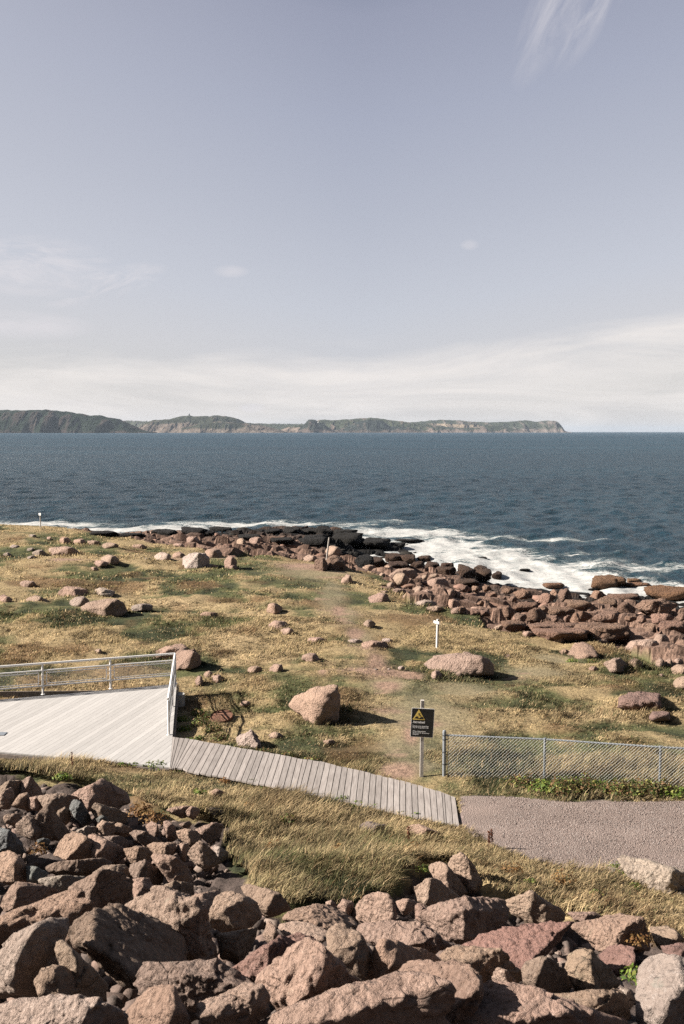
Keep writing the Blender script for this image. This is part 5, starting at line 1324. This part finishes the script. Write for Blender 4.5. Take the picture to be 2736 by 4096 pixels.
WEEDS = [(2050,3140,.35,'b'),(2110,3150,.45,'b'),(2180,3165,.5,'g'),(2250,3180,.5,'b'),(2330,3175,.5,'b'),(2400,3172,.5,'g'),(2470,3185,.45,'b'),(2560,3190,.5,'b'),(2640,3182,.4,'b'),(2700,3190,.45,'g'),
         (620,3078,.42,'g'),(535,3068,.22,'g'),(720,3088,.2,'g'),(490,3066,.2,'g'),(640,3060,.2,'g'),(1010,3140,.3,'g'),(1060,3152,.22,'g'),(1370,3210,.3,'g'),(1430,3228,.28,'g'),(1500,3240,.25,'g'),(1600,3262,.2,'g'),(1660,3270,.22,'g'),
         (730,2890,.3,'g'),(740,2925,.3,'g'),(800,2960,.25,'g'),(790,2860,.35,'b'),(830,2885,.4,'b'),(850,2930,.4,'b'),(800,2910,.35,'b'),(880,2960,.35,'b'),(760,2970,.25,'g'),(1390,2860,.35,'b'),(1060,3020,.3,'b'),(1150,3035,.3,'b'),(1250,3050,.3,'b'),(1000,3250,.22,'o'),(1150,3300,.24,'b'),(1350,3400,.26,'o'),(1480,3350,.2,'g'),(1650,3420,.26,'o'),(800,3180,.24,'g'),(900,3130,.2,'o'),(1700,3480,.22,'g'),(2050,3520,.28,'o'),(2250,3560,.3,'o'),(1250,3450,.25,'b'),(1100,3400,.22,'o'),(2400,3600,.22,'b'),(980,3420,.2,'g'),(2290,2650,.3,'g'),(2370,2655,.28,'b'),(1975,3725,.22,'g'),(1925,3735,.14,'g'),(2120,3560,.2,'g'),(2500,3500,.28,'g'),(2540,3560,.2,'g'),(2460,3470,.2,'g'),(2540,3900,.16,'g'),
         (560,3250,.3,'o'),(620,3285,.35,'o'),(1520,3870,.1,'g'),(250,3110,.25,'g'),(100,3500,.12,'o'),(150,3400,.2,'o'),(2560,3800,.22,'o'),(1230,2860,.3,'g'),(1900,3460,.25,'g')]
wr = np.random.default_rng(12)
wl = set()
for sx_, sy_, rad, kd in WEEDS:
    g = ground(sx_, sy_); z_ = float(surf(np.array([g[0]]), np.array([g[1]]))[0][0]) if not inside(np.array([g[0]]), np.array([g[1]]), PILE)[0] else g[2]
    n = int(260 * (rad / .4) ** 1.6) + 40
    V, Fq, cc = leaves_mesh(n, rad, rad * .7, rad * (.85 if kd != 'g' else .7), .03 + .012 * (g[1] > 20), dict(g=LG, b=LB, o=np.array([(.25,.13,.05),(.18,.09,.04),(.33,.2,.08)]))[kd], wr)
    me = np_mesh('weed', V, Fq, smooth=False); vcol(me, 'col', cc)
    o = link('leafy_weed', me, M_LEAF, loc=(g[0], g[1], z_ - .03 + (.13 if kd != 'g' and g[1] < 24 and sx_ > 700 else 0)))
    word = dict(g='bright green', b='green and brown', o='rusty orange')[kd]
    ms = sorted(MARKS + [(2177, 3100, 'the middle fence post'), (2638, 3140, 'the right fence post'), (530, 3040, 'the front edge of the deck'), (1300, 3170, 'the middle of the boardwalk')], key=lambda m: math.hypot(m[0] - sx_, (m[1] - sy_) * 1.5))
    for q in ms:
        lab = f"{'small' if rad < .26 else 'bushy'} {word} leafy weed {direction(sx_ - q[0], (sy_ - q[1]) * 2)} {q[2]}"
        if lab not in wl: break
    wl.add(lab); tag(o, lab, 'weed', 'leafy weeds')
# dock plants gone to seed
def dock(sx, sy, stalks, h, label):
    g = ground(sx, sy); z_ = float(surf(np.array([g[0]]), np.array([g[1]]))[0][0])
    r = empty('dock_plant', (g[0], g[1], z_)); tag(r, label, 'plant', 'dock plants gone to seed')
    for k in range(stalks):
        ox = (k - (stalks - 1) / 2) * .075; hh_ = h * random.uniform(.85, 1.1); lean = random.uniform(-.05, .08)
        m = MB(); m.tube((ox, 0, -.05), (ox + lean * hh_, 0, hh_), .006, 5); st = m.build('stem', M_RUST, r)
        n = 130; t = wr.uniform(.35, 1, n); c = np.stack([ox + lean * hh_ * t + wr.normal(0, .015, n), wr.normal(0, .015, n), hh_ * t], 1)
        d1 = wr.normal(size=(n, 3)) * .009; d2 = wr.normal(size=(n, 3)) * .009
        V = np.stack([c - d1, c + d2, c + d1, c - d2], 1).reshape(-1, 3)
        me = np_mesh('seed', V, np.arange(n * 4).reshape(-1, 4), smooth=False); vcol(me, 'col', np.repeat(LR[wr.integers(0, 3, n)], 4, 0)); link('seed_head', me, M_LEAF, st)
dock(1962, 3398, 2, .42, 'pair of red-brown dock stalks gone to seed at the lower edge of the gravel')
dock(1636, 3385, 1, .42, 'single dark red dock stalk in dry grass beside the low pink boulder')
dock(292, 3085, 1, .5, 'single brown dock stalk standing below the front edge of the deck')
# ---------------------------------------------------------------- air
bm = bmesh.new(); bmesh.ops.create_cube(bm, size=1); me = bpy.data.meshes.new('haze'); bm.to_mesh(me); bm.free()
m = bpy.data.materials.new('haze_air'); m.use_nodes = True; nt = m.node_tree; nt.nodes.remove(nt.nodes['Principled BSDF'])
pv = N(nt, 'ShaderNodeVolumePrincipled'); pv.inputs['Color'].default_value = (.44, .53, .66, 1); pv.inputs['Density'].default_value = HAZE; pv.inputs['Anisotropy'].default_value = .0
L(nt, pv.outputs[0], nt.nodes['Material Output'].inputs['Volume'])
if HAZE > 0:
    hz = link('haze', me, m, loc=(0, 0, 150)); hz.scale = (140000, 140000, 330); tag(hz, kind='stuff')
# ---------------------------------------------------------------- sky and sun
w = bpy.data.worlds.new('World'); SC.world = w; w.use_nodes = True; nt = w.node_tree; bg = nt.nodes['Background']
el = math.asin(SUN.z); az = math.atan2(SUN.x, SUN.y)
sky = N(nt, 'ShaderNodeTexSky', sky_type='NISHITA', sun_disc=False, sun_elevation=el, sun_rotation=az, air_density=1.0, dust_density=1.5, ozone_density=1.5)
tc = N(nt, 'ShaderNodeTexCoord').outputs['Generated']
sep = N(nt, 'ShaderNodeSeparateXYZ'); L(nt, tc, sep.inputs[0]); X_, Y_, Z_ = sep.outputs
elev = math_(nt, 'ARCSINE', Z_)
azim = math_(nt, 'ARCTAN2', X_, Y_)
tilt = math_(nt, 'ADD', elev, math_(nt, 'MULTIPLY', math_(nt, 'ABSOLUTE', math_(nt, 'SUBTRACT', azim, .02)), -.17))
gr = ramp(nt, [(0, (.73,.705,.70)), (.055, (.71,.695,.73)), (.11, (.65,.66,.73)), (.20, (.54,.555,.64)), (.29, (.45,.47,.575)), (.38, (.365,.38,.485)), (.47, (.17,.20,.29)), (.7, (.065,.09,.15)), (1, (.035,.055,.10))])
L(nt, tilt, gr.inputs[0])
# brighter towards the sun side
left = math_(nt, 'MULTIPLY', ramp_(nt, math_(nt, 'MULTIPLY', azim, -1), [(0, 0), (.8, 1)]), .55)
g2 = mix(nt, gr.outputs[0], (.72,.70,.73), left)
skyc = N(nt, 'ShaderNodeVectorMath', operation='SCALE'); L(nt, sky.outputs[0], skyc.inputs[0]); skyc.inputs['Scale'].default_value = .10
base = mix(nt, skyc.outputs[0], g2, .82)
cv = N(nt, 'ShaderNodeCombineXYZ'); L(nt, math_(nt, 'MULTIPLY', azim, 1.0), cv.inputs[0]); L(nt, math_(nt, 'MULTIPLY', elev, 7.0), cv.inputs[1])
cn = noise(nt, cv.outputs[0], 3.2, 8, .62, .8)
edge = ramp(nt, [(0, 0), (1, 1)])
bound = math_(nt, 'ADD', .072, math_(nt, 'MULTIPLY', ramp_(nt, azim, [(.02, 0), (.34, 1)]), .045))
bank = math_(nt, 'SUBTRACT', bound, math_(nt, 'ADD', elev, math_(nt, 'MULTIPLY', math_(nt, 'SUBTRACT', cn, .5), -.035)))
bankm = math_(nt, 'MULTIPLY', ramp_(nt, math_(nt, 'MULTIPLY_ADD', bank, 22, .5), [(.42, 0), (.85, 1)]), ramp_(nt, cn, [(.36, .25), (.58, 1)]))
s1 = mix(nt, base, (.93,.875,.835), math_(nt, 'MULTIPLY', bankm, .8))
cn2 = noise(nt, cv.outputs[0], 7.5, 7, .6, .5)
low = math_(nt, 'MULTIPLY', ramp_(nt, cn2, [(.5, 0), (.66, 1)]), ramp_(nt, elev, [(.0, .7), (.07, .5), (.1, 0)]))
s2 = mix(nt, s1, (.92,.87,.84), math_(nt, 'MULTIPLY', low, .45))
lowd = math_(nt, 'MULTIPLY', ramp_(nt, noise(nt, cv.outputs[0], 4.4, 5, .6, .4), [(.55, 0), (.72, 1)]), ramp_(nt, elev, [(.0, .8), (.06, .6), (.1, 0)]))
s2 = mix(nt, s2, (.60,.575,.595), math_(nt, 'MULTIPLY', lowd, .4))
def patch(s, sx, sy, rx, ry, rot, streak, amt, lo, hi, seed):
    dx, dy, dz = (float(v) for v in rays(sx, sy)); a0 = math.atan2(dx, dy); e0 = math.asin(dz)
    u = math_(nt, 'SUBTRACT', azim, a0); v = math_(nt, 'SUBTRACT', elev, e0)
    c_, s_ = math.cos(rot), math.sin(rot)
    p = math_(nt, 'ADD', math_(nt, 'MULTIPLY', u, c_), math_(nt, 'MULTIPLY', v, s_)); q = math_(nt, 'ADD', math_(nt, 'MULTIPLY', u, -s_), math_(nt, 'MULTIPLY', v, c_))
    pp = math_(nt, 'DIVIDE', p, rx / FPX); qq = math_(nt, 'DIVIDE', q, ry / FPX)
    rr_ = math_(nt, 'ADD', math_(nt, 'MULTIPLY', pp, pp), math_(nt, 'MULTIPLY', qq, qq))
    ms = ramp_(nt, rr_, [(0, 1), (1, 0)])
    cb = N(nt, 'ShaderNodeCombineXYZ'); L(nt, math_(nt, 'MULTIPLY', p, streak[0]), cb.inputs[0]); L(nt, math_(nt, 'MULTIPLY', q, streak[1]), cb.inputs[1]); cb.inputs[2].default_value = seed
    nn = noise(nt, cb.outputs[0], 1, 8, .66, .6)
    return mix(nt, s, (.78,.75,.78), math_(nt, 'MULTIPLY', math_(nt, 'MULTIPLY', ms, ramp_(nt, nn, [(lo, 0), (hi, 1)])), amt))
s3 = patch(s2, 2290, 130, 440, 110, math.radians(61), (9, 40), .7, .34, .66, 1)
s3 = patch(s3, 2420, 180, 340, 90, math.radians(57), (12, 60), .5, .4, .66, 5)
s3 = patch(s3, 120, 1110, 330, 120, 0, (14, 50), .8, .42, .62, 2)
s3 = patch(s3, 420, 1170, 260, 60, .3, (20, 60), .7, .46, .62, 3)
s3 = patch(s3, 925, 1107, 75, 26, 0, (10, 20), .45, .2, .6, 4)
s3 = patch(s3, 1878, 1010, 40, 22, 0, (10, 20), .5, .2, .6, 6)
s3 = patch(s3, 1010, 1632, 60, 20, 0, (10, 30), .8, .2, .5, 8)
s3 = patch(s3, 60, 1330, 300, 60, 0, (8, 40), .7, .38, .6, 9)
# the sky away from the sun is deeper
anti = ramp_(nt, math_(nt, 'MULTIPLY_ADD', math_(nt, 'ADD', math_(nt, 'MULTIPLY', X_, .35), math_(nt, 'MULTIPLY', Y_, -.9)), .5, .5), [(.42, 0), (.8, 1)])
s3 = mix(nt, s3, (.07, .105, .15), math_(nt, 'MULTIPLY', anti, .9))
# land and water beyond the modelled place, below the horizon
s3 = mix(nt, s3, (.045, .05, .05), ramp_(nt, math_(nt, 'MULTIPLY', elev, -1), [(.004, 0), (.02, 1)]))
L(nt, s3, bg.inputs['Color']); bg.inputs['Strength'].default_value = SKYK
sun = bpy.data.lights.new('sun', 'SUN'); sun.energy = SUNK; sun.angle = math.radians(.53); sun.color = (1, .915, .80)
so = bpy.data.objects.new('sun', sun); C.objects.link(so); so.rotation_euler = (-SUN).to_track_quat('-Z', 'Y').to_euler(); so.location = (-30, 10, 40)
# ---------------------------------------------------------------- camera
cam = bpy.data.cameras.new('camera'); co = bpy.data.objects.new('camera', cam); C.objects.link(co); SC.camera = co
co.location = (0, 0, CAMH); co.rotation_euler = (math.pi / 2 - PITCH, 0, 0)
cam.sensor_fit = 'VERTICAL'; cam.sensor_height = 36; cam.sensor_width = 24; cam.lens = 36 * FPX / 4096
cam.clip_start = .1; cam.clip_end = 200000
cam.dof.use_dof = True; cam.dof.focus_distance = 34; cam.dof.aperture_fstop = 5.6
SC.view_settings.view_transform = 'Standard'; SC.view_settings.look = 'None'; SC.view_settings.exposure = EXPO; SC.view_settings.gamma = 1
SC.cycles.max_bounces = 5; SC.cycles.diffuse_bounces = 2; SC.cycles.glossy_bounces = 2; SC.cycles.volume_bounces = 0; SC.cycles.transmission_bounces = 2
SC.cycles.use_denoising = DEN; SC.cycles.adaptive_threshold = .006
